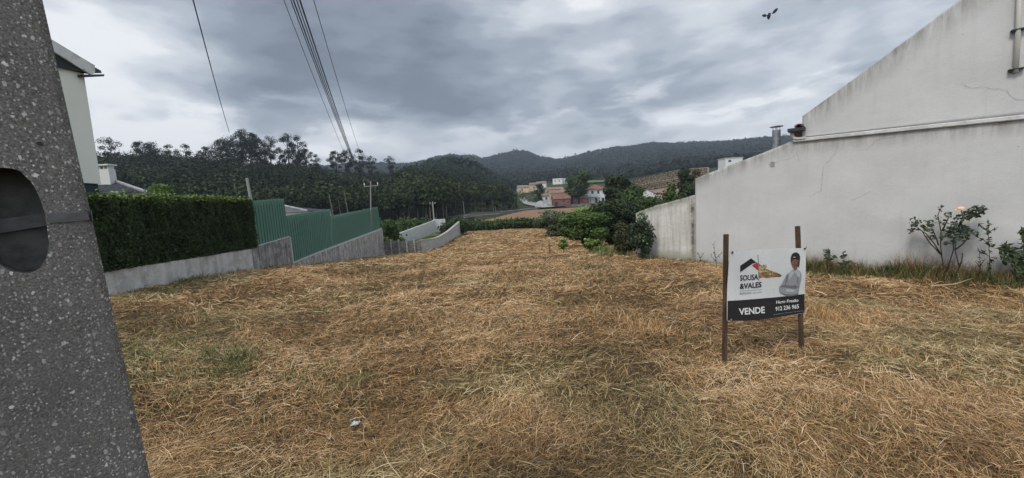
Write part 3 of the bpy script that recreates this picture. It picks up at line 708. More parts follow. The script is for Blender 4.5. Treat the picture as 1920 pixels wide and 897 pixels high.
# ------------------------------------------------------------------ left boundary: low wall, hedge, sheet fence
def inL(pxs): return [hit(u, v, LA, LB) for u, v in pxs]
ldir = Vector((LB[0] - LA[0], LB[1] - LA[1], 0)).normalized(); lnrm = Vector((ldir.y, -ldir.x, 0))   # lnrm points to the field (+x)
def drop(p, z): return Vector((p.x, p.y, z))
def build_left():
    r = empty('boundary_wall', (LA[0], LA[1], .1), 'low pale concrete wall under the clipped hedge, its far end dark and stained', 'wall')
    # pale rendered part
    top = inL([(100, 525), (195, 509.5), (225, 505.5), (260, 500), (262, 499), (300, 494), (345, 487), (390, 480.5), (430, 473.5), (471.6, 467)])
    mb = MB(); poly = top + [drop(top[-1], -1.2), drop(top[0], -.6)]; mb.prism(poly, -lnrm * .22); mb.build('rendered_wall', M['conc_pale'], r, origin=r.location)
    top = inL([(472.0, 465.5), (500, 457), (543, 444.5)])
    mb = MB(); mb.prism(top + [drop(top[-1], -1.5), drop(top[0], -1.5)], -lnrm * .24 ); mb.build('stained_wall', M['conc_dark'], r, origin=r.location)
    mb = MB(); a, b = top[0], top[-1]; mb.prism([a, b, b + Vector((0, 0, .03)), a + Vector((0, 0, .02))], -lnrm * .26 ); mb.build('wall_cap', M['cap'], r, origin=r.location)
    # retaining wall 2
    r2 = empty('retaining_wall', tuple(inL([(549, 497)])[0]), 'weathered concrete wall with white edging under the long green sheet fence', 'wall')
    top = inL([(548.6, 495), (600, 474.5), (660, 451.5), (716, 430.5)])
    mb = MB(); mb.prism(top + [drop(top[-1], -3.4), drop(top[0], -1.6)], -lnrm * .3); mb.build('concrete_wall', M['conc_mid'], r2, origin=r2.location)
    mb = MB(); mb.prism([p + lnrm * .012 for p in top] + [p + lnrm * .012 + Vector((0, 0, .045 + .02 * i)) for i, p in reversed(list(enumerate(top)))], -lnrm * .32)
    a = inL([(543.5, 445.5)])[0]; b = inL([(549.5, 496)])[0]
    mb.prism([a + lnrm * .02, a + lnrm * .02 + ldir * .05, b + lnrm * .02 + ldir * .05, b + lnrm * .02], -lnrm * .04)
    e = top[-1]; mb.prism([e + ldir * .0 + lnrm * .01, e + ldir * .16 + lnrm * .01, drop(e + ldir * .16 + lnrm * .01, -3.2), drop(e + lnrm * .01, -3.2)], -lnrm * .3)
    mb.build('edging', M['cap'], r2, origin=r2.location)
    # sheet metal fence, three stepped runs
    f = empty('sheet_fence', tuple(inL([(479, 460)])[0]), 'green corrugated sheet metal fence in three stepped runs on the concrete wall', 'fence')
    for (tl, tr, bl, br) in (((468.7, 377), (534, 372.5), (479, 461), (543.6, 445.5)), ((535.5, 405.5), (620.8, 392.4), (548.2, 495), (624, 466.5)), ((622.6, 405.5), (709.4, 388), (625.5, 465.6), (715, 430.7))):
        TL, TR, BL, BR = inL([tl, tr, bl, br]); n = max(3, round((BR - BL).length / .2)); vs = []; prof = [(0, 0), (.60, 0), (.64, 1), (.96, 1)]
        off = -lnrm * .04
        cols = []
        for k in range(n):
            for s, d in prof:
                t = (k + s) / n; cols.append((t, d))
        cols.append((1, 0))
        for th in (0, 1):
            for t, d in cols:
                sh = off - lnrm * (.12 * d + .003 * th)
                vs.append(BL.lerp(BR, t) + sh + Vector((0, 0, -.02))); vs.append(TL.lerp(TR, t) + sh)
        m_ = len(cols); fs = []
        for i in range(m_ - 1):
            fs.append((2 * i, 2 * i + 2, 2 * i + 3, 2 * i + 1)); o_ = 2 * m_
            fs.append((o_ + 2 * i + 1, o_ + 2 * i + 3, o_ + 2 * i + 2, o_ + 2 * i))
            fs.append((2 * i + 1, 2 * i + 3, o_ + 2 * i + 3, o_ + 2 * i + 1))
        fs.append((0, 1, 2 * m_ + 1, 2 * m_)); fs.append((2 * m_ - 2, 2 * m_ - 1, 4 * m_ - 1, 4 * m_ - 2))
        mb = MB(); mb.add(vs, fs); mb.build('sheet_panel', M['green'], f, origin=f.location, recalc=False)
        for t in (.0, .5, 1.0):
            q = BL.lerp(BR, t) - lnrm * .20; h_ = TL.lerp(TR, t).z
            mb = MB(); mb.box((q.x, q.y, (q.z + h_) / 2 - .05), (.05, .05, h_ - q.z - .1)); mb.build('fence_post', M['galv'], f, origin=f.location)
    # hedge
    h0, h1 = inL([(90, 368)])[0], inL([(479, 375)])[0]
    org = Vector((h0.x, h0.y, h0.z - 1.6)); hz0 = inL([(195, 510)])[0].z; hz1 = inL([(471, 466)])[0].z
    base0 = drop(h0, inL([(150, 517)])[0].z); base1 = drop(inL([(481, 465)])[0], hz1)
    ztop = lambda t: h0.z * (1 - t) + h1.z * t
    root = empty('clipped_hedge', tuple(org), 'tall dense dark green clipped hedge on the low wall beside the green fence', 'hedge')
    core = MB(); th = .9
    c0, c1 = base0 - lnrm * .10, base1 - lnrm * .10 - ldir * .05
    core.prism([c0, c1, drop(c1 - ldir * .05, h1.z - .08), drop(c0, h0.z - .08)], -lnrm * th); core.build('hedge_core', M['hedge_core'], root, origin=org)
    Lh = (base1 - base0).length
    # face leaves
    n = 85000; s = rng.random(n); t = rng.random(n) ** .95
    bz = base0.z * (1 - s) + base1.z * s; tz = ztop(s) + (fbm(s * 30, s * 0, 3, 3) - .5) * .06
    z = bz + (tz - bz) * t
    rel = fbm(s * Lh * 2.2, z * .9, 8, 4) - .5; lump = fbm(s * Lh * 7, z * 4, 9, 3) - .5
    out = rel * .16 + lump * .12 + rng.uniform(-.07, .03, n)
    D2, N2 = np.array(ldir), np.array(lnrm)
    C = np.array(base0) * [1, 1, 0] + D2 * (s * Lh)[:, None] + N2 * out[:, None]; C[:, 2] = z
    Nn = N2 + rng.normal(0, .75, (n, 3)) + np.array([0, 0, .25])
    V1, F1 = quads(C, Nn, rng.uniform(.016, .036, n), 1.6)
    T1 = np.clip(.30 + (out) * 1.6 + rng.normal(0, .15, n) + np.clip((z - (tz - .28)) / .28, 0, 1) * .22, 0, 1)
    # top sprigs
    n = 15000; s = rng.random(n); d = rng.random(n) * th
    C = np.array(base0) * [1, 1, 0] + D2 * (s * Lh)[:, None] - N2 * (d - .04)[:, None]
    C[:, 2] = ztop(s) + (fbm(s * 30, d * 5, 3, 3) - .5) * .12 + rng.uniform(-.08, .04, n) + (rng.random(n) < .25) * rng.uniform(0, .11, n)
    V2, F2 = quads(C, rng.normal(0, .6, (n, 3)) + [0, 0, .7], rng.uniform(.022, .045, n), 1.7)
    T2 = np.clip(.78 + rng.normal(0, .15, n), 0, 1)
    # far end face
    n = 5000; d = rng.random(n) * th; z = base1.z + (ztop(1) - base1.z) * rng.random(n)
    C = np.array(base1) * [1, 1, 0] + D2 * rng.uniform(-.1, .02, n)[:, None] - N2 * d[:, None]; C[:, 2] = z
    V3, F3 = quads(C, D2 + rng.normal(0, .6, (n, 3)), rng.uniform(.03, .06, n), 1.4)
    V, Fq, T = merge([(V1, F1, T1), (V2, F2, T2), (V3, F3, np.clip(rng.normal(.3, .15, n), 0, 1))])
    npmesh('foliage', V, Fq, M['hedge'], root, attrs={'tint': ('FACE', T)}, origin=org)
build_left()

# ------------------------------------------------------------------ trees / shrubs
def crown_blobs(blobs, per, size, m, name, parent, origin, base_t=.45, fit=None, low=0):
    parts = []
    for (c, r, k) in blobs:
        V, Fq, d = blob(c, r, max(6, int(per * k)), size)
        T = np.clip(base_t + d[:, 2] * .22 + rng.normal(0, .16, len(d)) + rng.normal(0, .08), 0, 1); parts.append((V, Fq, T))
    V, Fq, T = merge(parts)
    if fit:                                               # grow the crown to the measured width and height
        w, h = fit; lo, hi = np.percentile(V[:, 2], [.5, 99.6]); V[:, 2] = low + (V[:, 2] - lo) * (h - low) / (hi - lo)
        k = np.percentile(np.abs(V[:, 0]), 98.5); V[:, :2] *= (w / 2) / k
    return npmesh(name, V, Fq, m, parent, attrs={'tint': ('FACE', T)}, origin=origin)
def make_tree(name, base, h, w, m, label, cat='tree', leaf=.12, n=9000, trunk=.12, lift=.22, nb=16, bark='bark_dark', group=None, stems=1, squash=1.0, depthf=.8, ragged=.5):
    base = Vector(base); root = empty(name, tuple(base), label, cat, group)
    R = w / 2; cz = h * (lift + (1 - lift) / 2); H2 = h * (1 - lift) / 2
    blobs = []
    for k in range(nb):
        a = random.uniform(0, 2 * math.pi); e = random.uniform(-.85, .95); rr = (1 - abs(e) ** 2.2) ** .5 if abs(e) < 1 else 0
        q = random.uniform(.35, .80)
        c = (math.cos(a) * R * q * rr, math.sin(a) * R * q * rr * depthf, cz + e * H2 * .80)
        s = random.uniform(.24, .42); blobs.append((c, (R * s * 1.15, R * s * 1.1, min(R, H2) * s * .85 * squash), s))
    blobs.append(((0, 0, cz), (R * .62, R * .55, H2 * .72), .9))
    tot = sum(b[2] ** 1.5 for b in blobs); blobs = [(b[0], b[1], b[2] ** 1.5 / tot) for b in blobs]
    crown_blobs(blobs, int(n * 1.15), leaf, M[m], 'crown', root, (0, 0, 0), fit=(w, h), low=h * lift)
    mb = MB()
    for s_ in range(stems):
        ox, oy = (random.uniform(-1, 1) * trunk * 2.5 * (stems > 1), random.uniform(-1, 1) * trunk * 2.5 * (stems > 1))
        top = (ox * 2, oy * 2, h * .7)
        mb.tube([(ox, oy, -.3), (ox * 1.1, oy, h * .15), (ox * 1.5, oy, h * .4), top], [trunk, trunk * .85, trunk * .6, trunk * .2], 7)
        for b in blobs[:7]:
            z0 = h * random.uniform(.2, .45)
            mb.tube([(ox * 1.3, oy, z0), tuple(Vector((ox * 1.3, oy, z0)).lerp(Vector(b[0]), .5) + Vector((0, 0, -.03 * h))), b[0]], [trunk * .5, trunk * .3, trunk * .1], 5)
    mb.build('trunk', M[bark], root, smooth=True)
    return root
def T(u0, u1, vtop, y, m, label, base_uv=None, **kw):
    """tree seen between u0 and u1 with its top at vtop, standing y metres away"""
    uc = (u0 + u1) / 2; p = P(uc, vtop, y); w = (u1 - u0) / F_PX * y; b = gz(p.x, y)
    return make_tree(kw.pop('name', 'broadleaf_tree'), (p.x, y, b), p.z - b, w, m, label, **kw)
def build_vegetation():
    # right of the field's far end
    T(1061, 1106, 321, 150, 'leaf_mid', 'tall broad green tree standing alone among the village houses', leaf=.5, n=4200, trunk=.45, lift=.26)
    T(1003, 1021, 345, 170, 'leaf_dark', 'small dark conical tree left of the cream village house', leaf=.4, n=900, trunk=.3, lift=.1)
    T(1133, 1186, 329, 62, 'leaf_dark', 'tall dark tree rising behind the bushes, right of the white village house', leaf=.30, n=6500, trunk=.25, lift=.12)
    T(1152, 1216, 350, 48, 'leaf_mid', 'dense green tree directly right of the tallest dark tree', leaf=.24, n=6500, trunk=.22, lift=.1)
    T(1108, 1212, 376, 28, 'leaf_dark', 'broad dark leafy tree just left of the end of the white wall', leaf=.13, n=16500, trunk=.16, lift=.02, nb=24)
    T(1046, 1136, 398, 27, 'leaf_bright', 'rounded bright green tree with a short trunk at the edge of the mown plot', leaf=.11, n=13500, trunk=.10, lift=.10, nb=26, squash=1.5)
    T(1005, 1085, 396, 44, 'leaf_grey', 'grey green bush behind the rounded bright green tree', cat='bush', name='bush', leaf=.2, n=4500, trunk=.1, lift=.03)
    T(1068, 1125, 388, 50, 'leaf_lime', 'pale yellow green bush behind the rounded bright green tree, to its right', cat='bush', name='bush', leaf=.2, n=3500, trunk=.1, lift=.03)
    T(1237, 1274, 350, 34, 'leaf_mid', 'dark green rounded tree above the curved white garden wall', leaf=.16, n=6000, trunk=.14, lift=.1)
    T(1266, 1304, 317, 70, 'leaf_dark', 'blackish tree by the step of the white house wall, beyond the terraces', leaf=.3, n=4000, trunk=.2, lift=.08)
    T(1296, 1318, 318, 78, 'leaf_brown', 'brownish bare-looking tree just over the step of the white house wall', leaf=.3, n=1800, trunk=.2, lift=.1)
    T(1196, 1246, 372, 26, 'leaf_mid', 'low green bush peeping over the curved end of the white wall', cat='bush', name='bush', leaf=.13, n=4500, trunk=.08, lift=.03)
    T(1046, 1066, 447, 18, 'leaf_lime', 'small lime green sapling at the right edge of the mown plot', cat='sapling', name='sapling', leaf=.07, n=420, trunk=.015, lift=.25, nb=7)
    T(1092, 1124, 447, 18, 'leaf_lime', 'lime green young vine, wider than the sapling left of it', cat='vine', name='young_vine', leaf=.075, n=700, trunk=.018, lift=.1, nb=9)
    T(1122, 1140, 458, 17, 'leaf_lime', 'tiny lime green plant right of the young vine', cat='plant', name='young_plant', leaf=.06, n=260, trunk=.012, lift=.1, nb=6)
    T(1144, 1198, 420, 14.6, 'leaf_olive', 'olive brown thin leaved shrub with many stems beside the wall end', cat='shrub', name='shrub', leaf=.05, n=4200, trunk=.016, lift=.12, nb=20, stems=7)
    p = hit(1213, 400, RA, RB); nrm = Vector((-.688, -.726, 0))
    q = p + nrm * .40; b = gz(q.x, q.y)
    make_tree('leafy_shrub', (q.x, q.y, b), p.z - b, .78, 'leaf_rose', 'narrow upright dark leafy shrub against the end of the white wall', 'shrub', leaf=.055, n=1700, trunk=.014, lift=.02, nb=26, stems=5, squash=1.3)
    # loose growth behind the clipped hedge
    T(262, 345, 347, 11.5, 'leaf_lime', 'loose yellow green shrub showing over the top of the clipped hedge', cat='shrub', name='shrub', leaf=.06, n=5200, trunk=.05, lift=.1)
    # by the walls at the left
    T(714, 752, 412, 38, 'leaf_mid', 'green bush beside the end of the green sheet fence', cat='bush', name='bush', leaf=.13, n=3600, trunk=.06, lift=.02)
    T(732, 800, 412, 62, 'leaf_mid', 'long low green bush behind the inner garden wall', cat='bush', name='bush', leaf=.2, n=3600, trunk=.08, lift=.02)
    T(838, 876, 406, 56, 'leaf_mid', 'green bush leaning on the curved grey wall, inside it', cat='bush', name='bush', leaf=.16, n=3000, trunk=.06, lift=.02)
    T(822, 846, 418, 52, 'leaf_dark', 'small dark bush in the gravel strip behind the curved wall', cat='bush', name='bush', leaf=.14, n=1100, trunk=.05, lift=.02)
build_vegetation()

def clump_mass(name, pts, r, n, size, m, label, cat, zf=.6, base_t=.45):
    parts = []
    for (x, y, h) in pts:
        V, Fq, d = blob((x, y, gz(x, y) + h * .45), (r, r, h * .55), n, size, shell=.4)
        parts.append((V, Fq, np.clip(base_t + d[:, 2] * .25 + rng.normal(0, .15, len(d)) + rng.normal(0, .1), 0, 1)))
    V, Fq, T_ = merge(parts); o = npmesh(name, V, Fq, m, attrs={'tint': ('FACE', T_)}); tag(o, label, cat, kind='stuff'); return o
def build_scrub():
    pts = []
    for k in range(70):
        u = 868 + 185 * k / 69.; y = 64.5 + random.uniform(-1, 2) ; p = P(u, 432, y); pts.append((p.x, y, random.uniform(1.2, 1.9)))
    clump_mass('bramble_row', pts, 1.3, 110, .28, M['leaf_mid'], 'low dark bramble row across the far end of the mown plot', 'brambles', base_t=.3)
    pts = []
    for k in range(260):                                     # scrub between second field, road and the houses
        u = random.uniform(975, 1060); y = random.uniform(150, 240); p = P(u, 380, y)
        if y < 182 and u > 972 or abs(u - 986) < 7: continue
        pts.append((p.x, y, random.uniform(1.5, 4.5)))
    clump_mass('village_scrub', pts, 3.0, 26, .8, M['leaf_grey'], 'mixed scrub and garden trees around the far village', 'scrub', base_t=.45)
    pts = []
    for k in range(120):
        y = random.uniform(66, 110); u = random.uniform(1130, 1330); p = P(u, 380, y); pts.append((p.x, y, random.uniform(2, 4.5)))
    clump_mass('dark_thicket', pts, 2.4, 60, .5, M['leaf_dark'], 'dark thicket behind the trees and the white wall', 'thicket')
    pts = []
    for k in range(150):
        y = random.uniform(36, 85); u = random.uniform(640, 735) + (y > 60) * random.uniform(0, 110); p = P(u, 400, y); pts.append((p.x, y, random.uniform(.8, 2.0)))
    clump_mass('garden_scrub', pts, 1.5, 60, .3, M['leaf_mid'], 'rough green growth below the wood, beyond the sheet fence', 'scrub')
    # weeds along the foot of the house wall and round its end
    d, g = [], []
    D = Vector((RB[0] - RA[0], RB[1] - RA[1], 0)).normalized(); nr = Vector((-D.y * -1, 0, 0))
    n = 2800; t = np.where(rng.random(n) < .8, 4.2 + rng.random(n) * 9, rng.random(n) * 15); off = .04 + np.abs(rng.normal(0, .22, n)) * np.where(t > 4.2, 1, .5)
    x = RA[0] + D.x * t - .688 * off; y = RA[1] + D.y * t - .726 * off; ok = y > 1; x, y, t = x[ok], y[ok], t[ok]
    hsc = np.where(t > 4.0, 1.15, .5) * (.35 + 1.5 * np.clip(fbm(t * 2.2, t * 0 + off[ok] * 3, 515, 3) - .15, 0, 1))
    k = rng.random(len(x)) < .33
    d.append(blades(x[k], y[k], 12, .07, rng.uniform(.15, .58, k.sum()) * hsc[k], .0040, .5, tint=(.45, .2)))
    k = ~k; g.append(blades(x[k], y[k], 16, .08, rng.uniform(.10, .42, k.sum()) * hsc[k], .006, .5, tint=(.3, .2)))
    V, Fq, T_ = merge(d); tag(npmesh('dry_wall_grass', V, Fq, M['straw'], attrs={'tint': ('FACE', T_)}), 'dry grass growing along the foot of the white wall', 'grass', kind='stuff')
    # round the saplings
    n = 130; yy = rng.uniform(14, 22, n); xx = rng.uniform(.20, .31, n) * yy
    g.append(blades(xx, yy, 14, .15, rng.uniform(.15, .4, n), .02, .5, tint=(.5, .25)))
    n = 160; yy = rng.uniform(6, 30, n); g.append(blades(field_left(yy) + rng.uniform(.05, .35, n), yy, 14, .1, rng.uniform(.06, .2, n), .012, .5, tint=(.35, .2)))
    V, Fq, T_ = merge(g); tag(npmesh('wall_weeds', V, Fq, M['grass'], attrs={'tint': ('FACE', T_)}), 'green weeds along the feet of the walls', 'weeds', kind='stuff')
build_scrub()

# ------------------------------------------------------------------ walls at the far left of the plot
def strip_wall(mb, tops, z_low, th, mi=0):
    """wall following a plan line: tops = 3D top points, z_low = bottom z per point"""
    n = len(tops); nr = []
    for i in range(n):
        t = (tops[min(i + 1, n - 1)] - tops[max(i - 1, 0)]); t.z = 0; t.normalize(); nr.append(Vector((-t.y, t.x, 0)) * th)
    vs = []
    for p, q, zl in zip(tops, nr, z_low): vs += [p, p + q, Vector((p.x + q.x, p.y + q.y, zl)), Vector((p.x, p.y, zl))]
    fs = []
    for i in range(n - 1):
        for k in range(4): fs.append((4 * i + k, 4 * i + (k + 1) % 4, 4 * i + 4 + (k + 1) % 4, 4 * i + 4 + k))
    fs += [(3, 2, 1, 0), (4 * n - 4, 4 * n - 3, 4 * n - 2, 4 * n - 1)]
    mb.add(vs, fs, mi)
def spline(vals, n):
    vals = np.array(vals, float); t = np.linspace(0, len(vals) - 1, n); i = np.clip(t.astype(int), 0, len(vals) - 2); f = (t - i)[:, None]
    g = lambda k: vals[np.clip(k, 0, len(vals) - 1)]
    p0, p1, p2, p3 = g(i - 1), g(i), g(i + 1), g(i + 2)
    return .5 * ((2 * p1) + (-p0 + p2) * f + (2 * p0 - 5 * p1 + 4 * p2 - p3) * f * f + (-p0 + 3 * p1 - 3 * p2 + p3) * f ** 3)
def build_far_walls():
    c = spline(CURV, 26); mb = MB(); tops = [P(a[0], a[1], a[3]) for a in c]
    strip_wall(mb, tops, [P(a[0], a[2], a[3]).z - .8 for a in c], .25)
    o = mb.build('curved_wall', M['conc_far'], origin=tops[0]); tag(o, 'curved grey concrete wall rising along the far left of the plot', 'wall')
    m2 = MB(); strip_wall(m2, [t + Vector((.04, -.04, .06)) for t in tops], [t.z + .002 for t in tops], .34); m2.build('wall_cap', M['conc_mid'], o, origin=tops[0])
    # precast slab fence between the retaining wall and the curved wall
    a, b = P(718, 452.5, 31.4), P(791, 451, 32); f = empty('slab_fence', (a.x, a.y, gz(a.x, a.y)), 'low precast concrete slab fence with slim posts, joining the two walls', 'fence')
    d = (b - a); L_ = Vector((d.x, d.y, 0)).length; dh = Vector((d.x, d.y, 0)).normalized(); rz = math.atan2(dh.y, dh.x)
    n = 5; 
    for k in range(n + 1):
        q = a.lerp(b, k / n); mb = MB(); mb.box((q.x, q.y - .05, q.z - .85), (.11, .14, 1.9), rz); mb.build('post', M['conc_mid'], f, origin=f.location)
    for k in range(n):
        q = a.lerp(b, (k + .5) / n); mb = MB()
        for j in range(7): mb.box((q.x, q.y + (.012 if j % 2 else 0), q.z - .13 - j * .262), (L_ / n - .12, .05, .235), rz)
        mb.build('slab_panel', M['conc_slat'], f, origin=f.location)
    # inner garden wall
    mb = MB(); tops = [P(737.5, 442, 44), P(775, 428, 50), P(813.5, 414, 57), P(815, 411.5, 57.5), P(834.5, 410.7, 58)]
    strip_wall(mb, tops, [P(737, 455, 44).z - .6, P(775, 445, 50).z - .6, P(813, 429, 57).z - .6, P(815, 429, 57.5).z - .6, P(834.5, 428, 58).z - .6], .22)
    tag(mb.build('garden_wall', M['cap'], origin=tops[0]), 'whitish inner garden wall bending round the grass strip behind the slab fence', 'wall')
    m = M['garden']; 
    A = [P(738, 455, 43), P(792, 452, 36), P(845, 428, 56), P(812, 422, 56)]
    # gravel strip, follows the ground between both walls
    X = [(P(752, 450, 36)), (P(800, 450, 36)), (P(858, 430, 57)), (P(816, 424, 57))]
    patch('garden_path', [P(786, 450, 36), P(812, 450, 37), P(862, 420, 57), P(826, 420, 57)], M['gravel'], .10)
build_far_walls()

# ------------------------------------------------------------------ posts
def post(name, u0, v0, u1, v1, y, r, m, label, arm=None, cat='pole', group=None, sq=False):
    t = P(u0, v0, y); b = P(u1, v1, y); g = gz(b.x, y)
    k = (t - b) / (t.z - b.z); foot = b + k * (g - .3 - b.z)
    root = empty(name, (foot.x, foot.y, g), label, cat, group)
    mb = MB(); mb.tube([foot, t], [r * 1.15, r * .85], 4 if sq else 8); mb.build('shaft', M[m], root, origin=root.location)
    if arm:
        mb = MB(); w = arm / F_PX * y; c = t + Vector((0, 0, -.35)); mb.box(c, (w, .045, .045)); mb.build('crossarm', M[m], root, origin=root.location)
        for s in (-1, 1):
            mb = MB(); q = c + Vector((s * w * .46, 0, .05)); mb.tube([q, q + Vector((0, 0, .07)), q + Vector((0, 0, .14)), q + Vector((0, 0, .2))], [.02, .045, .03, .035], 8)
            mb.build('insulator', M['white_far'], root, origin=root.location)
post('concrete_post', 463, 334, 471, 377, 21, .085, 'pole', 'thick plain grey post behind the joint of hedge and green fence')
post('line_pole', 695, 340, 695.5, 482, 28, .045, 'pole', 'slim pole with crossarm standing before the far end of the green fence', arm=27)
post('line_pole', 811, 378, 814, 414, 59, .11, 'pole', 'pale pole with short crossarm by the corner of the inner garden wall', arm=10)
post('wooden_pole', 868, 377, 872, 410, 66, .08, 'pole_wood', 'thin dark pole by the far end of the curved wall')
post('fence_stake', 617, 365, 622.5, 393, 33, .05, 'pole_wood', 'leaning stake above the step between the second and third green fence runs', cat='stake')
post('fence_stake', 645.5, 361, 651, 392, 36, .05, 'pole_wood', 'leaning stake above the third green fence run', cat='stake')
post('garden_stake', 1029, 452, 1030.5, 471, 19.5, .022, 'stake', 'short dark stake alone in the mown plot, left of the lime sapling', cat='stake')
post('line_pole', 1027, 381, 1027.5, 392, 150, .15, 'pole', 'short pale pole on the road verge before the village', cat='pole')
post('wooden_pole', 1106.5, 366, 1108, 397, 140, .16, 'pole_wood', 'dark pole before the white village house')
post('fence_stake', 1108, 397, 1113, 425, 60, .07, 'pole_wood', 'dark stake behind the rounded bright green tree', cat='stake')

# ------------------------------------------------------------------ cream house, left
def build_left_house():
    off = -3.6; A = Vector((LA[0] + off, LA[1], 0)); B = A + ldir * 20
    def h(u, v, d=0.0): a_, b_ = A + lnrm * d, B + lnrm * d; return hit(u, v, (a_.x, a_.y), (b_.x, b_.y))
    corner = h(189.5, 345); g = gz(corner.x, corner.y); root = empty('cream_house', (corner.x, corner.y, g), 'cream two storey house with white verge and dark gutter, behind the clipped hedge', 'house'); O = root.location
    zb, zt = corner.z, h(155, 134.5).z; back = -lnrm * 8.0; U = -180
    ct = Vector((corner.x, corner.y, zt)); lw = h(U, 61)
    mb = MB(); mb.prism([Vector((corner.x, corner.y, zb)), ct, lw, drop(lw, zb)], back); mb.build('wall', M['cream'], root, origin=O)
    mb = MB(); a, b = corner - ldir * .05 - lnrm * .04, lw + ldir * .05 - lnrm * .04; mb.prism([drop(a, zb - .003), drop(b, zb - .003), drop(b, g - .6), drop(a, g - .6)], back * .97); mb.build('plinth', M['dkband'], root, origin=O)
    top = lambda u: 73 + (u - 95) * .602; bot = lambda u: 98 + (u - 103) * .627; ov = .16
    mb = MB(); mb.prism([h(U, top(U), ov), h(178, top(178), ov), h(178.5, 138, ov), h(170, 140, ov), h(U, bot(U), ov)], -lnrm * .05); mb.build('verge_board', M['verge'], root, origin=O)
    mb = MB(); mb.prism([h(U, bot(U), .10), h(168, bot(168), .10), h(160, 137, .10), h(U, 60, .10)], -lnrm * .09); mb.build('soffit', M['dkband'], root, origin=O)
    mb = MB(); mb.prism([h(U, top(U) + 3, .105), h(176, top(176) + 3, .105), h(176, top(176) + 12, .105), h(U, top(U) + 12, .105)], back); mb.build('roof', M['slate'], root, origin=O)
    mb = MB(); mb.prism([h(157, 140.5, ov), h(196, 139.5, ov), h(195, 143.5, ov), h(158, 145.5, ov)], back); mb.build('gutter', M['gutter'], root, origin=O)
    mb = MB(); mb.prism([h(179, 127, .12), h(189, 132.5, .12), h(191, 137.5, .12), h(179, 137.5, .12)], back); mb.build('eave_tiles', M['gutter'], root, origin=O)
    # annex: slate roof with hipped right end and squat white chimney
    y = 15.5
    ax = empty('slate_annex', (P(250, 380, y).x, y, gz(P(250, 380, y).x, y)), 'low annex with dark ribbed slate roof behind the hedge, right of the cream house', 'outbuilding')
    rl, rr = P(150, 330, y + 2), P(209, 339, y + 2); el, er = P(120, 382, y - .6), P(312, 364.5, y + .6); zz = er.z - .25
    rl.z = rr.z; el.z = zz; er.z = zz
    bl, br = Vector((el.x, y + 4.6, zz)), Vector((er.x - 1.9, y + 4.6, zz))
    mb = MB(); nrow = 8
    for j in range(nrow):
        t0, t1 = j / nrow, (j + 1) / nrow; st = Vector((0, -.02, .03))
        a0, b0, a1, b1 = el.lerp(rl, t0), er.lerp(rr, t0), el.lerp(rl, t1), er.lerp(rr, t1)
        mb.add([a0 + st, b0 + st, b1, a1], [(0, 1, 2, 3)], 0); mb.add([a0, b0, b0 + st, a0 + st], [(0, 1, 2, 3)], 1)
    mb.add([er, br, rr], [(0, 1, 2)]); mb.add([br, bl, rl, rr], [(0, 1, 2, 3)]); mb.add([bl, el, rl], [(0, 1, 2)])
    for e_ in ((er, rr), (rl, rr)): mb.tube([e_[0] + Vector((0, 0, .05)), e_[1] + Vector((0, 0, .05))], .07, 6, 1)
    rf = mb.build('roof', [M['slate'], M['slate_edge']], ax, origin=ax.location, recalc=False)
    mb = MB(); gz_ = gz(el.x, y); mb.box(((el.x + er.x) / 2, y + 2.2, (zz + gz_) / 2 - .2), (er.x - el.x - .5, 5.0, zz - gz_ + .35)); mb.build('wall', M['cream'], ax, origin=ax.location)
    mb = MB(); a, b = P(180, 338, y + 1.6), P(203, 317, y + 1.6); w = b.x - a.x
    mb.box(((a.x + b.x) / 2, y + 1.75, (a.z + b.z) / 2 - .2), (w, .3, b.z - a.z + .4)); ch_ = mb.build('chimney', M['white_far'], rf); 
    ch_.location = tuple(-Vector(ax.location))
    mb = MB(); top = P(200, 310.5, y + 1.6).z
    for dx in (-.42, -.14, .14, .42): mb.box(((a.x + b.x) / 2 + dx * w, y + 1.75, (b.z + top) / 2), (.05, .26, top - b.z - .002))
    mb.box(((a.x + b.x) / 2, y + 1.75, top + .03), (w + .12, .42, .06)); c2 = mb.build('chimney_cap', M['white_far'], ax, origin=ax.location)
    # second, smaller roof behind the fence
    y = 26; g = gz(P(545, 400, y).x, y)
    sh = empty('grey_roofed_shed', (P(545, 400, y).x, y, g), 'small building with a grey tiled hip roof peeping over the green fence', 'outbuilding')
    ap, er, el = P(530, 386.5, y + 1.5), P(577, 399, y), P(470, 402, y); er.z = el.z = P(577, 397, y).z
    rl = Vector((P(500, 386, y + 1.5).x, y + 1.5, ap.z)); bl, br = Vector((el.x, y + 4, el.z)), Vector((er.x, y + 4, er.z))
    mb = MB()
    for j in range(8):
        t0, t1 = j / 8, (j + 1) / 8; st = Vector((0, 0, .03)); a0, b0, a1, b1 = el.lerp(rl, t0), er.lerp(ap, t0), el.lerp(rl, t1), er.lerp(ap, t1)
        mb.add([a0 + st, b0 + st, b1, a1], [(0, 1, 2, 3)], 0); mb.add([a0, b0, b0 + st, a0 + st], [(0, 1, 2, 3)], 1)
    mb.add([er, br, ap], [(0, 1, 2)]); mb.add([br, bl, rl, ap], [(0, 1, 2, 3)]); mb.add([bl, el, rl], [(0, 1, 2)])
    mb.tube([er + Vector((0, 0, .05)), ap + Vector((0, 0, .05))], .07, 6, 1)
    mb.build('roof', [M['slate'], M['slate_edge']], sh, origin=sh.location, recalc=False)
    mb = MB(); mb.box(((el.x + er.x) / 2, y + 2, (el.z + g) / 2 - .3), (er.x - el.x - .4, 3.6, el.z - g + .55)); mb.build('wall', M['cream'], sh, origin=sh.location)
build_left_house()

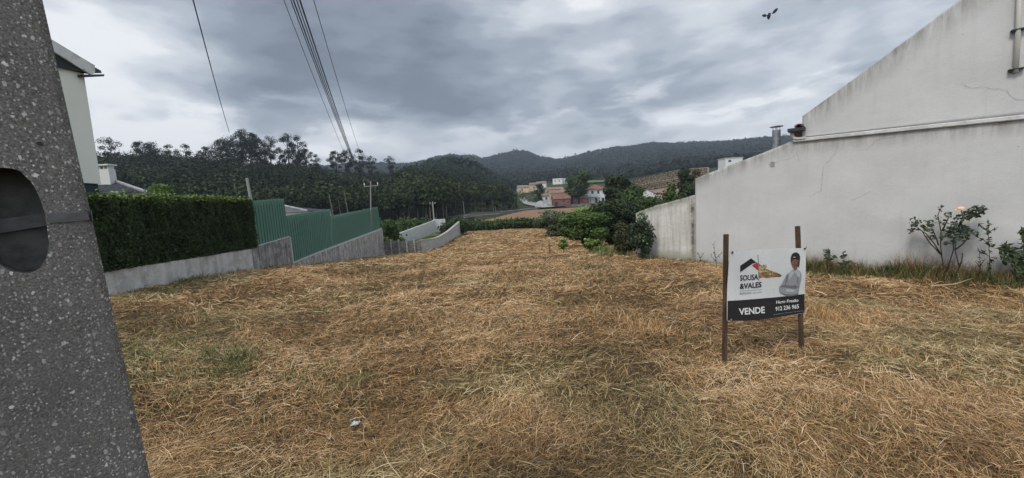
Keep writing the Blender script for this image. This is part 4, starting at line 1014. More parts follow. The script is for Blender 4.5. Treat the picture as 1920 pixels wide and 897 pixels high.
# ------------------------------------------------------------------ white house, right
def build_right_house():
    D = Vector((RB[0] - RA[0], RB[1] - RA[1], 0)).normalized(); nr = Vector((D.y, -D.x, 0))    # nr towards the plot
    if nr.x > 0: nr = -nr
    h = lambda u, v: hit(u, v, RA, RB)
    g0 = gz(RA[0], RA[1])
    root = empty('white_house', (RA[0], RA[1], g0), 'long white rendered house wall with sloping tops, cracks and grime, filling the right side', 'house')
    def panel(name, top, m, th, cracks=(), foot=True, nseg=90, hseg=34, s_end=None, base=None, grime_w=.55):
        """wall face as a fine grid between a top line and the ground, closed at the back"""
        sv = np.array([(p - Vector((RA[0], RA[1], 0))).dot(D) for p in top]); zv = np.array([p.z for p in top])
        s = np.unique(np.concatenate([np.linspace(sv[0], sv[-1], nseg), sv])); zt = np.interp(s, sv, zv)
        bx = RA[0] + D.x * s; by = RA[1] + D.y * s; zg = ground(bx, by) if base is None else np.interp(s, [q[0] for q in base], [q[1] for q in base])
        zb = zg - (.8 if base is None else 0)
        t = np.linspace(0, 1, hseg) ** 1.0
        S, Tt = np.meshgrid(s, t, indexing='ij'); Z = zb[:, None] * (1 - Tt) + zt[:, None] * Tt
        wav = (fbm(S * 1.3, Z * 1.3, 5, 3) - .5) * .018
        X = RA[0] + D.x * S + nr.x * wav; Y = RA[1] + D.y * S + nr.y * wav
        i = np.arange(S.size).reshape(S.shape); Fq = np.stack([i[:-1, :-1], i[1:, :-1], i[1:, 1:], i[:-1, 1:]], -1).reshape(-1, 4)
        V = np.stack([X, Y, Z], -1).reshape(-1, 3); gr = np.clip(1 - (zt[:, None] - Z) / grime_w, 0, 1); gr = (np.maximum(gr, np.clip(1.25 * np.exp(-((s[-1] - .07 - s)[:, None] / .07) ** 2) * (.55 + .45 * (Z - Z.min()) / np.ptp(Z)), 0, 1)) if name == 'low_garden_wall' else gr).ravel(); ft = np.clip(1 - (Z - zg[:, None]) / .35, 0, 1).ravel() * (1 if foot else 0)
        # back and rims
        n0 = len(V); rim = []; per = [(k, 0) for k in range(len(s))] + [(len(s) - 1, k) for k in range(1, hseg)] + [(k, hseg - 1) for k in range(len(s) - 2, -1, -1)] + [(0, k) for k in range(hseg - 2, 0, -1)]
        idx = [i[a] for a in per]; Vb = V[idx] + np.array([-nr.x, -nr.y, 0]) * th; n = len(idx)
        Fr = np.array([[idx[k], n0 + k, n0 + (k + 1) % n, idx[(k + 1) % n]] for k in range(n)])
        V = np.concatenate([V, Vb]); gr = np.concatenate([gr, gr[idx]]); ft = np.concatenate([ft, ft[idx]]); mi = np.zeros(len(Fq) + len(Fr), int)
        # cracks: ribbons a hair in front of the plaster
        Vc, Fc = [], []; b = len(V)
        for line in cracks:
            pts = [line[0]]
            for a, c in zip(line[:-1], line[1:]):
                m_ = max(2, int(math.hypot(c[0] - a[0], c[1] - a[1]) / 4))
                for q in range(1, m_ + 1):
                    f = q / m_; pts.append((a[0] + (c[0] - a[0]) * f + random.gauss(0, .55) * (q < m_), a[1] + (c[1] - a[1]) * f + random.gauss(0, .55) * (q < m_)))
            for q, (u, v) in enumerate(pts):
                p = h(u, v) + nr * .011; w = .0017 * random.uniform(.5, 1.6) * (1 if 0 < q < len(pts) - 1 else .2)
                a = pts[max(q - 1, 0)]; c = pts[min(q + 1, len(pts) - 1)]; tv = (h(*c) - h(*a)).normalized(); sd = tv.cross(nr) * w
                Vc += [tuple(p - sd), tuple(p + sd)]
                if q: Fc.append([b + len(Vc) - 4, b + len(Vc) - 3, b + len(Vc) - 1, b + len(Vc) - 2])
        if Vc:
            V = np.concatenate([V, np.array(Vc)]); z_ = np.zeros(len(Vc)); gr = np.concatenate([gr, z_]); ft = np.concatenate([ft, z_])
            Fall = np.concatenate([Fq, Fr, np.array(Fc)]); mi = np.concatenate([mi, np.ones(len(Fc), int)])
        else: Fall = np.concatenate([Fq, Fr])
        return npmesh(name, V, Fall, [M[m], crackm], root, attrs={'grime': ('POINT', gr), 'foot': ('POINT', ft)}, midx=mi, origin=root.location)
    crackm = mat('crack', (.24, .23, .21), .95, .05)
    # old low stretch
    top = [h(u, v) for u, v in ((1192, 400), (1200, 396), (1215, 391), (1229, 385.5), (1245, 382), (1265, 376), (1285, 370.5), (1303, 365.5))]
    o = panel('low_garden_wall', top, 'render_old', .22, grime_w=.22, nseg=110)
    # main lower wall up to the ledge; the gable above
    edge = D * .004
    u2 = 2100
    ledge = lambda u: 262 - .1023 * (u - 1490)
    top = [h(u, v) for u, v in ((1303.4, 335.5), (1320, 328.5), (1345, 319), (1370, 309.5), (1400, 298.5), (1430, 287), (1460, 275), (1482, 265.5), (1492, 262), (1600, ledge(1600)), (1800, ledge(1800)), (u2, ledge(u2)))]
    cr = [[(1571, 266), (1568, 285), (1557, 300), (1545, 309), (1542, 330), (1541, 352), (1538, 362)], [(1497, 268), (1494, 285), (1499, 305)],
          [(1541, 358), (1530, 362), (1522, 367)], [(1633, 357), (1620, 366), (1606, 372), (1594, 377)], [(1505, 278), (1512, 270)],
          [(1700, 253), (1660, 259), (1643, 262), (1634, 273), (1622, 282), (1607, 281)], [(1440, 310), (1462, 303), (1480, 298), (1493, 290)]]
    panel('wall', top, 'render', .30, cr, nseg=150, hseg=50, grime_w=.42)
    gt = [(1504.5, 218), (1560, 178), (1640, 119), (1720, 60), (1800, 0), (1880, -60), (1960, -121)]
    top = [h(u, v) for u, v in gt]; last = top[-1]
    top += [h(2100, -40)]
    p0 = h(1504.5, 262); s_ = lambda p: (p - Vector((RA[0], RA[1], 0))).dot(D)
    b0 = [(s_(h(u, ledge(u) - 3)), h(u, ledge(u) - 3).z) for u in (1504.5, 1700, 1900, 2100)]
    cr = [[(1802, 155), (1812, 163), (1824, 166), (1838, 163), (1858, 167), (1872, 167), (1887, 169), (1893, 180), (1905, 187), (1925, 188)]]
    panel('gable_wall', top, 'render', .28, cr, foot=False, base=b0, nseg=120, hseg=40, grime_w=.62)
    # body behind the wall: end walls, roofs
    zt1 = h(1303.4, 335.5); zt2 = h(1492, 262); apex = last
    back = -nr * 7.5
    mb = MB(); pr = [zt1 + D * .01, zt2, drop(zt2, zt1.z - 3.4), drop(zt1 + D * .01, zt1.z - 3.4)]
    dz = Vector((0, 0, -.12))
    mb.prism([q + dz - nr * .31 for q in (zt1 + D * .02, zt2 + D * .3)] + [q + dz * 2 - nr * .31 for q in (zt2 + D * .3, zt1 + D * .02)], back); mb.build('lean_to_roof', M['terra'], root, origin=root.location)
    e0 = h(1504.5, 222); mb = MB()
    e1 = h(2100, -40)
    mb.prism([e0 + dz - nr * .29 + D * .02, last + dz - nr * .29, e1 + dz - nr * .29, e1 + dz * 2.2 - nr * .29, last + dz * 2.2 - nr * .29, e0 + dz * 2.2 - nr * .29 + D * .02], back); mb.build('main_roof', M['terra'], root, origin=root.location)
    mb = MB(); q0 = drop(zt1, zt1.z - .3) + D * .02 - nr * .31; 
    for (q, zt_) in ((zt1 + D * .03, zt1.z - .14), (h(1506, 262) + D * .05, e0.z - .2)):
        a = Vector((q.x, q.y, 0)) - nr * .31; mb.prism([Vector((a.x, a.y, -2.0)), Vector((a.x, a.y, zt_)), Vector((a.x + back.x, a.y + back.y, zt_)), Vector((a.x + back.x, a.y + back.y, -2.0))], D * .2)
    mb.build('end_wall', M['cream'], root, origin=root.location)
    # ledge: a rounded plaster moulding, ends turned up as a gutter stub
    mb = MB(); prf = [(0, .01), (.045, .01), (.060, .025), (.060, .085), (.045, .10), (0, .105)]
    vs, fs = [], []; us = [1487, 1490] + list(np.linspace(1494, 2100, 40)); n = len(prf)
    for i_, u in enumerate(us):
        p = h(u, ledge(u) + 1.5)
        for a, b in prf: vs.append(p + nr * (a * (1 + .0) + .002) + Vector((0, 0, b - .06 + (.02 if i_ == 0 else 0))))
    for i_ in range(len(us) - 1):
        for k in range(n): fs.append((i_ * n + k, i_ * n + (k + 1) % n, (i_ + 1) * n + (k + 1) % n, (i_ + 1) * n + k))
    fs += [tuple(range(n - 1, -1, -1)), tuple((len(us) - 1) * n + k for k in range(n))]
    mb.add(vs, fs); mb.build('ledge', M['cap'], root, smooth=False, origin=root.location)
    mb = MB(); mb.tube([h(1511, 259) + nr * .05, h(1497, 261) + nr * .05, h(1489, 260) + nr * .05, h(1485.5, 254) + nr * .05, h(1485.5, 250) + nr * .05], [.035, .04, .045, .04, .035], 8)
    mb.build('gutter_elbow', M['cap'], root, smooth=True, origin=root.location)
    mb = MB(); a, b = h(1479, 244), h(1510.5, 244.5); c = (a + b) / 2
    mb.box(c - nr * 2 + Vector((0, 0, 0)), ((b - a).length, 4.4, .075), ax=(D, nr, Vector((0, 0, 1)))); mb.build('gutter', M['gutter'], root, origin=root.location)
    mb = MB(); c = h(1499, 236)
    for k in range(7):
        a_ = math.pi * k / 6; mb.box(c - nr * 2 + D * (.075 * math.cos(a_)) + Vector((0, 0, .05 * math.sin(a_) - .02)), (.045, 4.2, .02), ax=(D, nr, Vector((0, 0, 1))))
    mb.build('ridge_tile', M['terra'], root, origin=root.location)
    # down pipe with two brackets at right
    mb = MB(); a, b = h(1912, -60), h(1903, 136); mb.tube([a + nr * .06, h(1907.5, 60) + nr * .06, b + nr * .06, b + Vector((0, 0, -.0)) + nr * .02], [.038, .038, .038, .03], 10); pipe = mb.build('down_pipe', M['pvc'], root, smooth=True, origin=root.location)
    for (u, v) in ((1909, 57), (1904, 131)):
        mb = MB(); p = h(u, v) + nr * .05; mb.box(p, (.19, .10, .022), ax=(D, nr, Vector((0, 0, 1)))); mb.box(p + Vector((0, 0, -.035)) - D * .02, (.12, .07, .018), ax=(D, nr, Vector((0, 0, 1)))); mb.build('pipe_bracket', M['dkband'], root, origin=root.location)
    # ventilation grille
    vg = MB(); a = h(1448.5, 307.5); 
    for k in range(5): vg.box(a + nr * .012 + Vector((0, 0, .055 - .0275 * k)), (.10, .02, .012), ax=(D, nr, Vector((0, 0, 1))))
    vg.build('vent_grille', M['pvc'], root, origin=root.location)
    # metal flue with a flat hat, behind the sloping top
    c0, c1 = h(1448, 285) - nr * .55, h(1448, 241) - nr * .55
    k = F_PX
    mb = MB(); r_ = 6.6 / F_PX * c0.y; mb.tube([Vector((c0.x, c0.y, c0.z - .6)), Vector((c0.x, c0.y, c1.z))], r_, 16); fl = mb.build('flue', M['galv'], root, smooth=False, origin=root.location)
    mb = MB(); zc = h(1448, 233.5).z + (CAM_H - c0.z) * 0; x, y = c0.x, c0.y; R = 10.5 / F_PX * y
    zc = c1.z + .09
    mb.tube([(x, y, zc), (x, y, zc + .012), (x, y, zc + .035)], [R, R, R * .35], 20)
    for q in range(4): a = math.pi / 4 + q * math.pi / 2; mb.tube([(x + r_ * .8 * math.cos(a), y + r_ * .8 * math.sin(a), c1.z - .02), (x + r_ * .8 * math.cos(a), y + r_ * .8 * math.sin(a), zc + .004)], .008, 5)
    mb.build('flue_hat', M['galv'], root, origin=root.location)
build_right_house()

# ------------------------------------------------------------------ for-sale sign on two stakes
def build_sign():
    A = P(1358, 640, 3.80); B = P(1503, 640, 4.10); a2, b2 = (A.x, A.y), (B.x, B.y)
    D = Vector((B.x - A.x, B.y - A.y, 0)).normalized(); nr = Vector((D.y, -D.x, 0))
    if nr.y > 0: nr = -nr
    Lw = (B - A).xy.length
    def q(u, v, off=0.0):
        p = hit(u, v, a2, b2); s = (p - A).dot(D) / Lw
        wav = .030 + .010 * math.sin(s * 5.3 + p.z * 2.0) + .008 * math.sin(p.z * 7 + s * 2.1)
        return p + nr * (wav + off)
    Z = lambda x, y: (1350 + x / 5.788, 455 + y / 5.788)
    g = gz(A.x, A.y)
    root = empty('sale_sign', ((A.x + B.x) / 2, (A.y + B.y) / 2, g), 'white and black for sale banner with a torn hole, tied between two wooden stakes', 'sign')
    O = root.location
    for (ut, vt, ub, vb, w) in ((1361.5, 439.5, 1358, 686, .035), (1495.5, 424.5, 1503.5, 662, .035)):
        t = hit(ut, vt, a2, b2); b = hit(ub, vb, a2, b2); k = (t - b) / (t.z - b.z); f = b + k * (-.35); mb = MB()
        ax = k.normalized(); X = D - ax * D.dot(ax); X.normalize(); Yv = ax.cross(X)
        nseg = 7; vs = []
        for i in range(nseg):
            c = f.lerp(t, i / (nseg - 1)) + X * random.gauss(0, .003)
            ww = w * (1 + random.gauss(0, .05)) / 2
            for sx, sy in ((-1, -1), (1, -1), (1, 1), (-1, 1)): vs.append(c + X * ww * sx + Yv * .017 * sy)
        fs = [(4 * i + k_, 4 * i + (k_ + 1) % 4, 4 * i + 4 + (k_ + 1) % 4, 4 * i + 4 + k_) for i in range(nseg - 1) for k_ in range(4)] + [(3, 2, 1, 0), (4 * nseg - 4, 4 * nseg - 3, 4 * nseg - 2, 4 * nseg - 1)]
        mb.add(vs, fs); mb.build('stake', M['stake'], root, origin=O)
    # banner sheet
    TL, TR, BL, BR = Z(66, 92), Z(884, 56), Z(38, 836), Z(899, 762)
    def uv(s, t):
        tx = TL[0] + (TR[0] - TL[0]) * s, TL[1] + (TR[1] - TL[1]) * s - 0.8 * math.sin(math.pi * s)
        bx = BL[0] + (BR[0] - BL[0]) * s, BL[1] + (BR[1] - BL[1]) * s + 3.4 * math.sin(math.pi * s)
        return tx[0] + (bx[0] - tx[0]) * t, tx[1] + (bx[1] - tx[1]) * t
    hole = [Z(*c) for c in ((400, 238), (425, 238), (432, 250), (447, 236), (480, 238), (484, 262), (474, 280), (560, 312), (620, 335), (650, 352), (640, 372), (560, 376), (500, 386), (450, 380), (400, 392), (392, 370), (388, 300), (396, 262))]
    def inside(p, poly):
        c = False; n = len(poly)
        for i in range(n):
            x1, y1 = poly[i]; x2, y2 = poly[(i + 1) % n]
            if (y1 > p[1]) != (y2 > p[1]) and p[0] < (x2 - x1) * (p[1] - y1) / (y2 - y1) + x1: c = not c
        return c
    nx, ny = 190, 160; vs, fs = [], []; idx = {}
    for th in (0, 1):
        for j in range(ny + 1):
            for i in range(nx + 1): u_, v_ = uv(i / nx, j / ny); vs.append(q(u_, v_, -.0015 * th))
    N1 = (nx + 1) * (ny + 1)
    for j in range(ny):
        for i in range(nx):
            if inside(uv((i + .5) / nx, (j + .5) / ny), hole): continue
            a = j * (nx + 1) + i; fs.append((a, a + nx + 1, a + nx + 2, a + 1)); a += N1; fs.append((a, a + 1, a + nx + 2, a + nx + 1))
    mb = MB(); mb.add(vs, fs); ban = mb.build('banner', M['banner'], root, origin=O, recalc=False, smooth=True)
    def flat(polys, m, name, off, sub=True):
        mb = MB()
        for poly in polys:
            pts = [Z(*c) for c in poly]
            # fine fan through a small grid so that it follows the bend of the cloth
            x0, x1 = min(p[0] for p in pts), max(p[0] for p in pts); y0, y1 = min(p[1] for p in pts), max(p[1] for p in pts)
            bm = bmesh.new(); bvs = [bm.verts.new((p[0], p[1], 0)) for p in pts]
            try: bm.faces.new(bvs)
            except Exception: continue
            st = 8.0; x = math.floor(x0 / st) * st + st
            while x < x1: bmesh.ops.bisect_plane(bm, geom=bm.verts[:] + bm.edges[:] + bm.faces[:], plane_co=(x, 0, 0), plane_no=(1, 0, 0)); x += st
            y = math.floor(y0 / st) * st + st
            while y < y1: bmesh.ops.bisect_plane(bm, geom=bm.verts[:] + bm.edges[:] + bm.faces[:], plane_co=(0, y, 0), plane_no=(0, 1, 0)); y += st
            bmesh.ops.triangulate(bm, faces=bm.faces[:]); bm.verts.index_update()
            mb.add([q(v.co.x, v.co.y, off) for v in bm.verts], [tuple(v.index for v in f.verts) for f in bm.faces]); bm.free()
        return mb.build(name, M[m], ban, origin=None if False else O, recalc=False)
    def text(s, x0, y0, x1, y1, hh, m, name, off=.0045, bold=.02, shear=0):
        """s set from Z(x0,y0) baseline start to Z(x1,y1) baseline end, cap height hh (zoom units)"""
        cu = bpy.data.curves.new('t', 'FONT'); cu.body = s; cu.offset = bold; cu.size = 1; cu.shear = shear; cu.resolution_u = 3
        ob = bpy.data.objects.new('t', cu); COL.objects.link(ob); dg = bpy.context.evaluated_depsgraph_get(); me = bpy.data.meshes.new_from_object(ob.evaluated_get(dg))
        bpy.data.objects.remove(ob); xs = [v.co.x for v in me.vertices]; w0, w1 = min(xs), max(xs)
        cap = .70
        mb = MB(); vs = []
        for v in me.vertices:
            t = (v.co.x - w0) / (w1 - w0); x = x0 + (x1 - x0) * t; y = y0 + (y1 - y0) * t - v.co.y / cap * hh; vs.append(q(*Z(x, y), off))
        mb.add(vs, [tuple(p.vertices) for p in me.polygons]); return mb.build(name, M[m], ban, origin=O, recalc=False)
    band = [(52, 625), (160, 619), (300, 611), (430, 602), (560, 594), (700, 580), (800, 567), (893, 553), (897, 758), (780, 778), (640, 800), (480, 820), (330, 832), (180, 838), (41, 833)]
    flat([band], 'b_black', 'black_band', .0022)
    text('VENDE', 165, 772, 458, 755, 66, 'b_white', 'lettering', bold=.028)
    text('Hugo Frazão', 592, 660, 832, 636, 32, 'b_white', 'lettering', bold=.022, shear=.08)
    text('912 236 965', 582, 737, 835, 708, 42, 'b_white', 'lettering', bold=.022)
    text('SOUSA', 186, 408, 388, 396, 58, 'b_black', 'lettering', bold=.019)
    text('&VALES', 184, 497, 428, 478, 56, 'b_black', 'lettering', bold=.026)
    flat([[(182, 518), (432, 503), (432, 507), (182, 522)]], 'b_grey', 'rule', .003)
    text('IMOBILIÁRIA', 182, 554, 318, 547, 17, 'b_grey', 'lettering', bold=.01); text('MEDIAÇÃO', 332, 546, 434, 540, 17, 'b_dim', 'lettering', bold=.01)
    # tiny contact line: marks too small to read in the photograph
    tiny = []
    x = 556
    while x < 860:
        w = random.choice((10, 16, 24, 30)); yb = 780 - (x - 556) * .13; tiny.append([(x, yb), (x + w, yb - w * .13), (x + w, yb - 5 - w * .13), (x, yb - 5)]); x += w + 7
    flat(tiny, 'b_grey', 'small_print', .0045)
    # roof logo
    flat([[(184, 247), (303, 167), (366, 213), (318, 226), (187, 316)]], 'b_black', 'roof_logo', .003)
    flat([[(314, 242), (372, 214), (415, 240), (398, 258), (390, 300)]], 'b_red', 'roof_logo', .003)
    # printed portrait: cap, head, shirt with folded arms
    shirt = [(748, 292), (722, 325), (700, 338), (688, 360), (672, 400), (655, 440), (628, 478), (624, 515), (638, 545), (690, 572), (725, 580), (760, 580), (828, 562), (834, 500), (838, 460), (848, 400), (846, 345), (836, 315), (815, 298), (800, 282), (775, 300)]
    po = flat([shirt], 'b_shirt', 'printed_portrait', .0030); 
    def sub(polys, m, name, off):
        for q_ in polys: flat([q_], m, name, off)
    sub([[(642, 470), (690, 452), (730, 462), (790, 468), (828, 466), (826, 482), (790, 500), (720, 492), (680, 484), (646, 486)], [(636, 540), (690, 556), (760, 560), (828, 548), (828, 562), (760, 580), (690, 572), (640, 548)], [(700, 345), (712, 350), (706, 420), (690, 450), (684, 440)], [(806, 380), (816, 372), (822, 440), (812, 455)]], 'b_shirt_d', 'printed_shade', .0038)
    sub([[(722, 330), (748, 300), (770, 318), (742, 372), (722, 400)], [(790, 310), (812, 304), (832, 330), (828, 372), (800, 352)], [(700, 500), (770, 506), (800, 520), (770, 535), (700, 528)], [(760, 296), (775, 306), (798, 286), (806, 300), (782, 330)]], 'b_shirt_l', 'printed_highlight', .0042)
    sub([[(738, 190), (750, 178), (775, 173), (800, 178), (812, 200), (810, 235), (797, 268), (778, 292), (762, 280), (748, 255), (738, 222)], [(775, 462), (795, 455), (800, 470), (785, 480)], [(672, 462), (690, 452), (694, 466), (676, 474)], [(760, 280), (798, 262), (798, 288), (775, 302)]], 'b_skin', 'printed_skin', .0042)
    sub([[(752, 240), (764, 232), (776, 230), (790, 233), (800, 244), (788, 246), (776, 242), (760, 246)], [(798, 200), (812, 200), (812, 232), (797, 268), (786, 284), (796, 240)], [(750, 198), (764, 195), (764, 201), (750, 204)], [(778, 195), (794, 196), (793, 202), (778, 201)], [(768, 206), (775, 206), (777, 224), (766, 224)], [(764, 256), (776, 253), (788, 256), (776, 262)]], 'b_skin_d', 'printed_shade', .0050)
    sub([[(729, 192), (732, 145), (745, 118), (770, 102), (795, 104), (815, 122), (824, 155), (820, 215), (814, 268), (804, 250), (812, 205), (804, 182), (776, 175), (752, 180), (738, 196), (736, 226)]], 'b_black', 'printed_cap', .0056)
    sub([[(752, 150), (776, 148), (776, 158), (752, 160)]], 'b_dim', 'cap_badge', .0062)
    # faint diagonal wash at the foot of the white part, torn edge curl
    mb = MB(); e = [Z(*c) for c in ((376, 128), (380, 180), (386, 235), (392, 300), (390, 380), (392, 408))]
    vs = []; 
    for i, p in enumerate(e): vs += [q(p[0] - .35, p[1], .004), q(p[0] + .25, p[1], .010)]
    mb.add(vs, [(2 * i, 2 * i + 1, 2 * i + 3, 2 * i + 2) for i in range(len(e) - 1)]); mb.build('tear', M['b_grey'], ban, origin=O, recalc=False)
    # ties
    for (x, y) in ((90, 100), (872, 64), (78, 824), (886, 752)):
        mb = MB(); c = q(*Z(x, y), .006); mb.tube([c - nr * .002, c + nr * .004], .010, 10); mb.build('eyelet', M['galv'] if y > 200 else M['black'], root, origin=O)
    for (x, y, dx, dy) in ((90, 100, -14, 16), (872, 64, 12, -30)):
        mb = MB(); mb.tube([q(*Z(x, y), .012), q(*Z(x + dx * .5, y + dy * .6), .02), q(*Z(x + dx, y + dy), .006)], .0025, 5); mb.build('tie', M['black'], root, origin=O)
build_sign()

# ------------------------------------------------------------------ rose and tall weeds before the white wall
RD = Vector((RB[0] - RA[0], RB[1] - RA[1], 0)).normalized(); RN = Vector((RD.y, -RD.x, 0))
if RN.x > 0: RN = -RN
def wp(x, y, off):                       # point seen at zoom coordinates, 'off' metres before the wall
    u, v = 1480 + x / 3.736, 340 + y / 3.736; a = Vector((RA[0], RA[1], 0)) + RN * off; b = a + RD; return hit(u, v, (a.x, a.y), (b.x, b.y))
def leafset(C, nrm_bias, size, tint, asp=1.5):
    C = np.array(C); V, Fq = quads(C, np.array(nrm_bias) + rng.normal(0, .6, (len(C), 3)), size, asp); return V, Fq, np.clip(rng.normal(tint, .2, len(C)), 0, 1)
def build_rose():
    p0 = wp(1110, 690, .38); g = gz(p0.x, p0.y)
    root = empty('rose_bush', (p0.x, p0.y, g), 'spindly rose bush with one apricot bloom and yellow buds by the white wall', 'rose bush'); O = root.location
    stems = [[(1085, 700), (1080, 600), (1070, 540), (1060, 460), (1062, 350), (1040, 240), (1060, 190)], [(1062, 515), (1030, 480), (990, 440), (955, 390), (930, 350), (870, 300)], [(1068, 520), (1010, 430), (960, 370), (900, 330)],
             [(1100, 640), (1125, 560), (1150, 480), (1150, 400), (1180, 330)], [(1150, 710), (1190, 600), (1160, 480), (1170, 410)], [(1190, 600), (1208, 560), (1215, 505)], [(1165, 480), (1215, 440), (1245, 405), (1262, 370), (1305, 362)],
             [(1160, 400), (1190, 300), (1215, 250), (1270, 215), (1365, 190)], [(1070, 350), (1100, 290), (1120, 240)], [(1045, 450), (1030, 400), (1000, 330)], [(1180, 330), (1220, 270), (1205, 205)], [(1060, 420), (1090, 380), (1130, 330)]]
    for st in stems:
        mb = MB(); k = len(st); jit = random.uniform(-.08, .12)
        mb.tube([wp(x, y, .34 + jit * i / k) if i else wp(x, y, .36) for i, (x, y) in enumerate(st)], [.011 * (1 - .75 * i / k) + .002 for i in range(k)], 6); mb.build('stem', M['stem'], root, smooth=True, origin=O)
    cl = [(880, 285, 48, 26), (905, 320, 50, 22), (850, 352, 28, 9), (975, 330, 45, 20), (1060, 190, 26, 9), (1112, 236, 26, 10), (1010, 385, 42, 14), (1090, 375, 45, 22), (1180, 355, 80, 95), (1235, 340, 50, 34), (1215, 385, 50, 22),
          (1245, 240, 42, 40), (1310, 212, 58, 75), (1362, 190, 22, 18), (1190, 262, 38, 18), (1305, 366, 20, 8), (1095, 434, 16, 6), (1150, 430, 26, 12), (1145, 310, 40, 18), (1040, 255, 24, 6), (1075, 290, 25, 6), (965, 280, 22, 5), (1000, 300, 40, 9)]
    C, S = [], []
    for (x, y, r, n) in cl:
        for _ in range(int(n * 1.7)):
            a = random.uniform(0, 6.28); q = r * math.sqrt(random.random()); C.append(tuple(wp(x + q * math.cos(a), y + q * math.sin(a) * .75, random.uniform(.22, .52)))); S.append(random.uniform(.028, .052))
    V, Fq, T_ = leafset(C, (-.3, -.5, .6), np.array(S), .4, 1.4)
    npmesh('leaves', V, Fq, M['leaf_rose'], root, attrs={'tint': ('FACE', T_)}, origin=O)
    def bloom(x, y, r, m, name, flat_=1.0):
        c = wp(x, y, .42); C = []; N_ = []
        for ring, k, tilt in ((.25, 5, .3), (.6, 7, .8), (1.0, 9, 1.3)):
            for j in range(k):
                a = 2 * math.pi * j / k + ring * 2; d = Vector((math.cos(a), math.sin(a), 0)); C.append(tuple(c + d * r * ring * .75 + Vector((0, 0, r * (.5 - ring * .4) * flat_)))); N_.append(tuple(d * tilt + Vector((0, 0, 1))))
        V, Fq = quads(np.array(C), np.array(N_), r * .95, 1.1, jit=.12); npmesh(name, V, Fq, M[m], root, origin=O)
    bloom(1200, 188, .062, 'petal', 'bloom', .8); bloom(1172, 200, .035, 'petal', 'bloom'); bloom(1220, 266, .030, 'petal_y', 'bud'); bloom(1266, 282, .036, 'petal_y', 'bud')
    bloom(965, 318, .022, 'petal', 'bud')
    # tall weeds
    def weed(name, main, branches, label, leaf, n, tint=.4, m='leaf_rose', spread=18, off=.3, cat='weed', group='tall weeds by the white wall'):
        b = wp(*main[0], off); r = empty(name, (b.x, b.y, gz(b.x, b.y)), label, cat, group); C = []; mb = MB()
        for ln in [main] + branches:
            pts = [wp(x, y, off) for x, y in ln]; mb.tube(pts, [.006 * (1 - .7 * i / len(pts)) + .001 for i in range(len(pts))], 5)
            for i in range(len(ln) - 1):
                L_ = math.hypot(ln[i + 1][0] - ln[i][0], ln[i + 1][1] - ln[i][1])
                for _ in range(int(L_ * n / 100) + 1):
                    f = random.random(); a = random.uniform(0, 6.28); q = spread * random.random(); C.append(tuple(wp(ln[i][0] + (ln[i + 1][0] - ln[i][0]) * f + q * math.cos(a), ln[i][1] + (ln[i + 1][1] - ln[i][1]) * f + q * math.sin(a), off + random.uniform(-.06, .06))))
        mb.build('stalk', M['stem'], r, smooth=True, origin=r.location)
        V, Fq, T_ = leafset(C, (-.3, -.5, .4), leaf, tint, 3.2); npmesh('leaves', V, Fq, M[m], r, attrs={'tint': ('FACE', T_)}, origin=r.location)
    weed('tall_weed', [(1408, 700), (1405, 600), (1398, 450), (1392, 350), (1398, 275)], [[(1398, 440), (1350, 405), (1305, 385)], [(1398, 460), (1445, 445)], [(1392, 350), (1325, 296)], [(1394, 360), (1460, 322)], [(1405, 530), (1350, 495), (1315, 488)], [(1405, 560), (1450, 535)]], 'tallest thin weed with sparse side twigs, right of the rose bush', .035, 7, spread=14)
    weed('leafy_weed', [(1640, 720), (1610, 600), (1580, 520), (1500, 445)], [[(1600, 570), (1560, 480), (1480, 490)], [(1610, 600), (1640, 500)], [(1580, 520), (1540, 560), (1500, 540)], [(1630, 650), (1560, 600)]], 'low leafy weed at the very right edge of the view', .05, 30, m='leaf_grey', spread=34)
    weed('leafy_weed', [(1720, 700), (1690, 560), (1660, 420), (1625, 330)], [[(1690, 540), (1640, 440)], [(1680, 500), (1720, 420)]], 'higher leafy weed cut by the right edge of the view', .05, 22, m='leaf_grey', spread=30)
    weed('twiggy_weed', [(1335, 690), (1338, 600), (1332, 500)], [[(1338, 600), (1300, 560)], [(1338, 590), (1370, 545)]], 'short twiggy weed between the rose bush and the tallest weed', .02, 7, m='leaf_brown')
    weed('tall_weed', [(285, 655), (272, 570), (262, 470)], [[(275, 590), (245, 520)], [(272, 570), (312, 530)], [(285, 640), (200, 560)]], 'dark leafy weed standing nearest the sale sign, by the wall', .045, 14, m='leaf_rose', spread=20)
    weed('tall_weed', [(400, 650), (388, 580), (378, 495)], [[(390, 600), (340, 565)], [(388, 590), (425, 555)], [(400, 650), (440, 570)]], 'dark leafy weed, second to the right of the sale sign, by the wall', .045, 14, m='leaf_rose', spread=20)
    weed('bushy_weed', [(720, 680), (712, 640), (690, 600)], [[(715, 660), (655, 620)], [(715, 650), (760, 610)], [(712, 640), (745, 600)]], 'bushy dark weed halfway between sale sign and rose bush, by the wall', .045, 24, m='leaf_rose', spread=22)
    weed('bushy_weed', [(805, 680), (800, 620)], [[(803, 660), (780, 625)], [(803, 650), (825, 620)]], 'small bushy weed just right of the dark one halfway along the wall', .04, 22, m='leaf_rose', spread=18)
    weed('bushy_weed', [(1000, 690), (985, 620), (962, 580)], [[(990, 640), (1040, 590)], [(990, 650), (950, 630)], [(995, 660), (1020, 620)]], 'bushy grey green weed directly left of the rose bush', .045, 20, m='leaf_grey', spread=24)
    weed('twiggy_weed', [(150, 640), (125, 590), (108, 545)], [[(130, 600), (170, 570)]], 'brown twiggy weed right behind the right stake of the sale sign', .025, 12, m='leaf_brown')
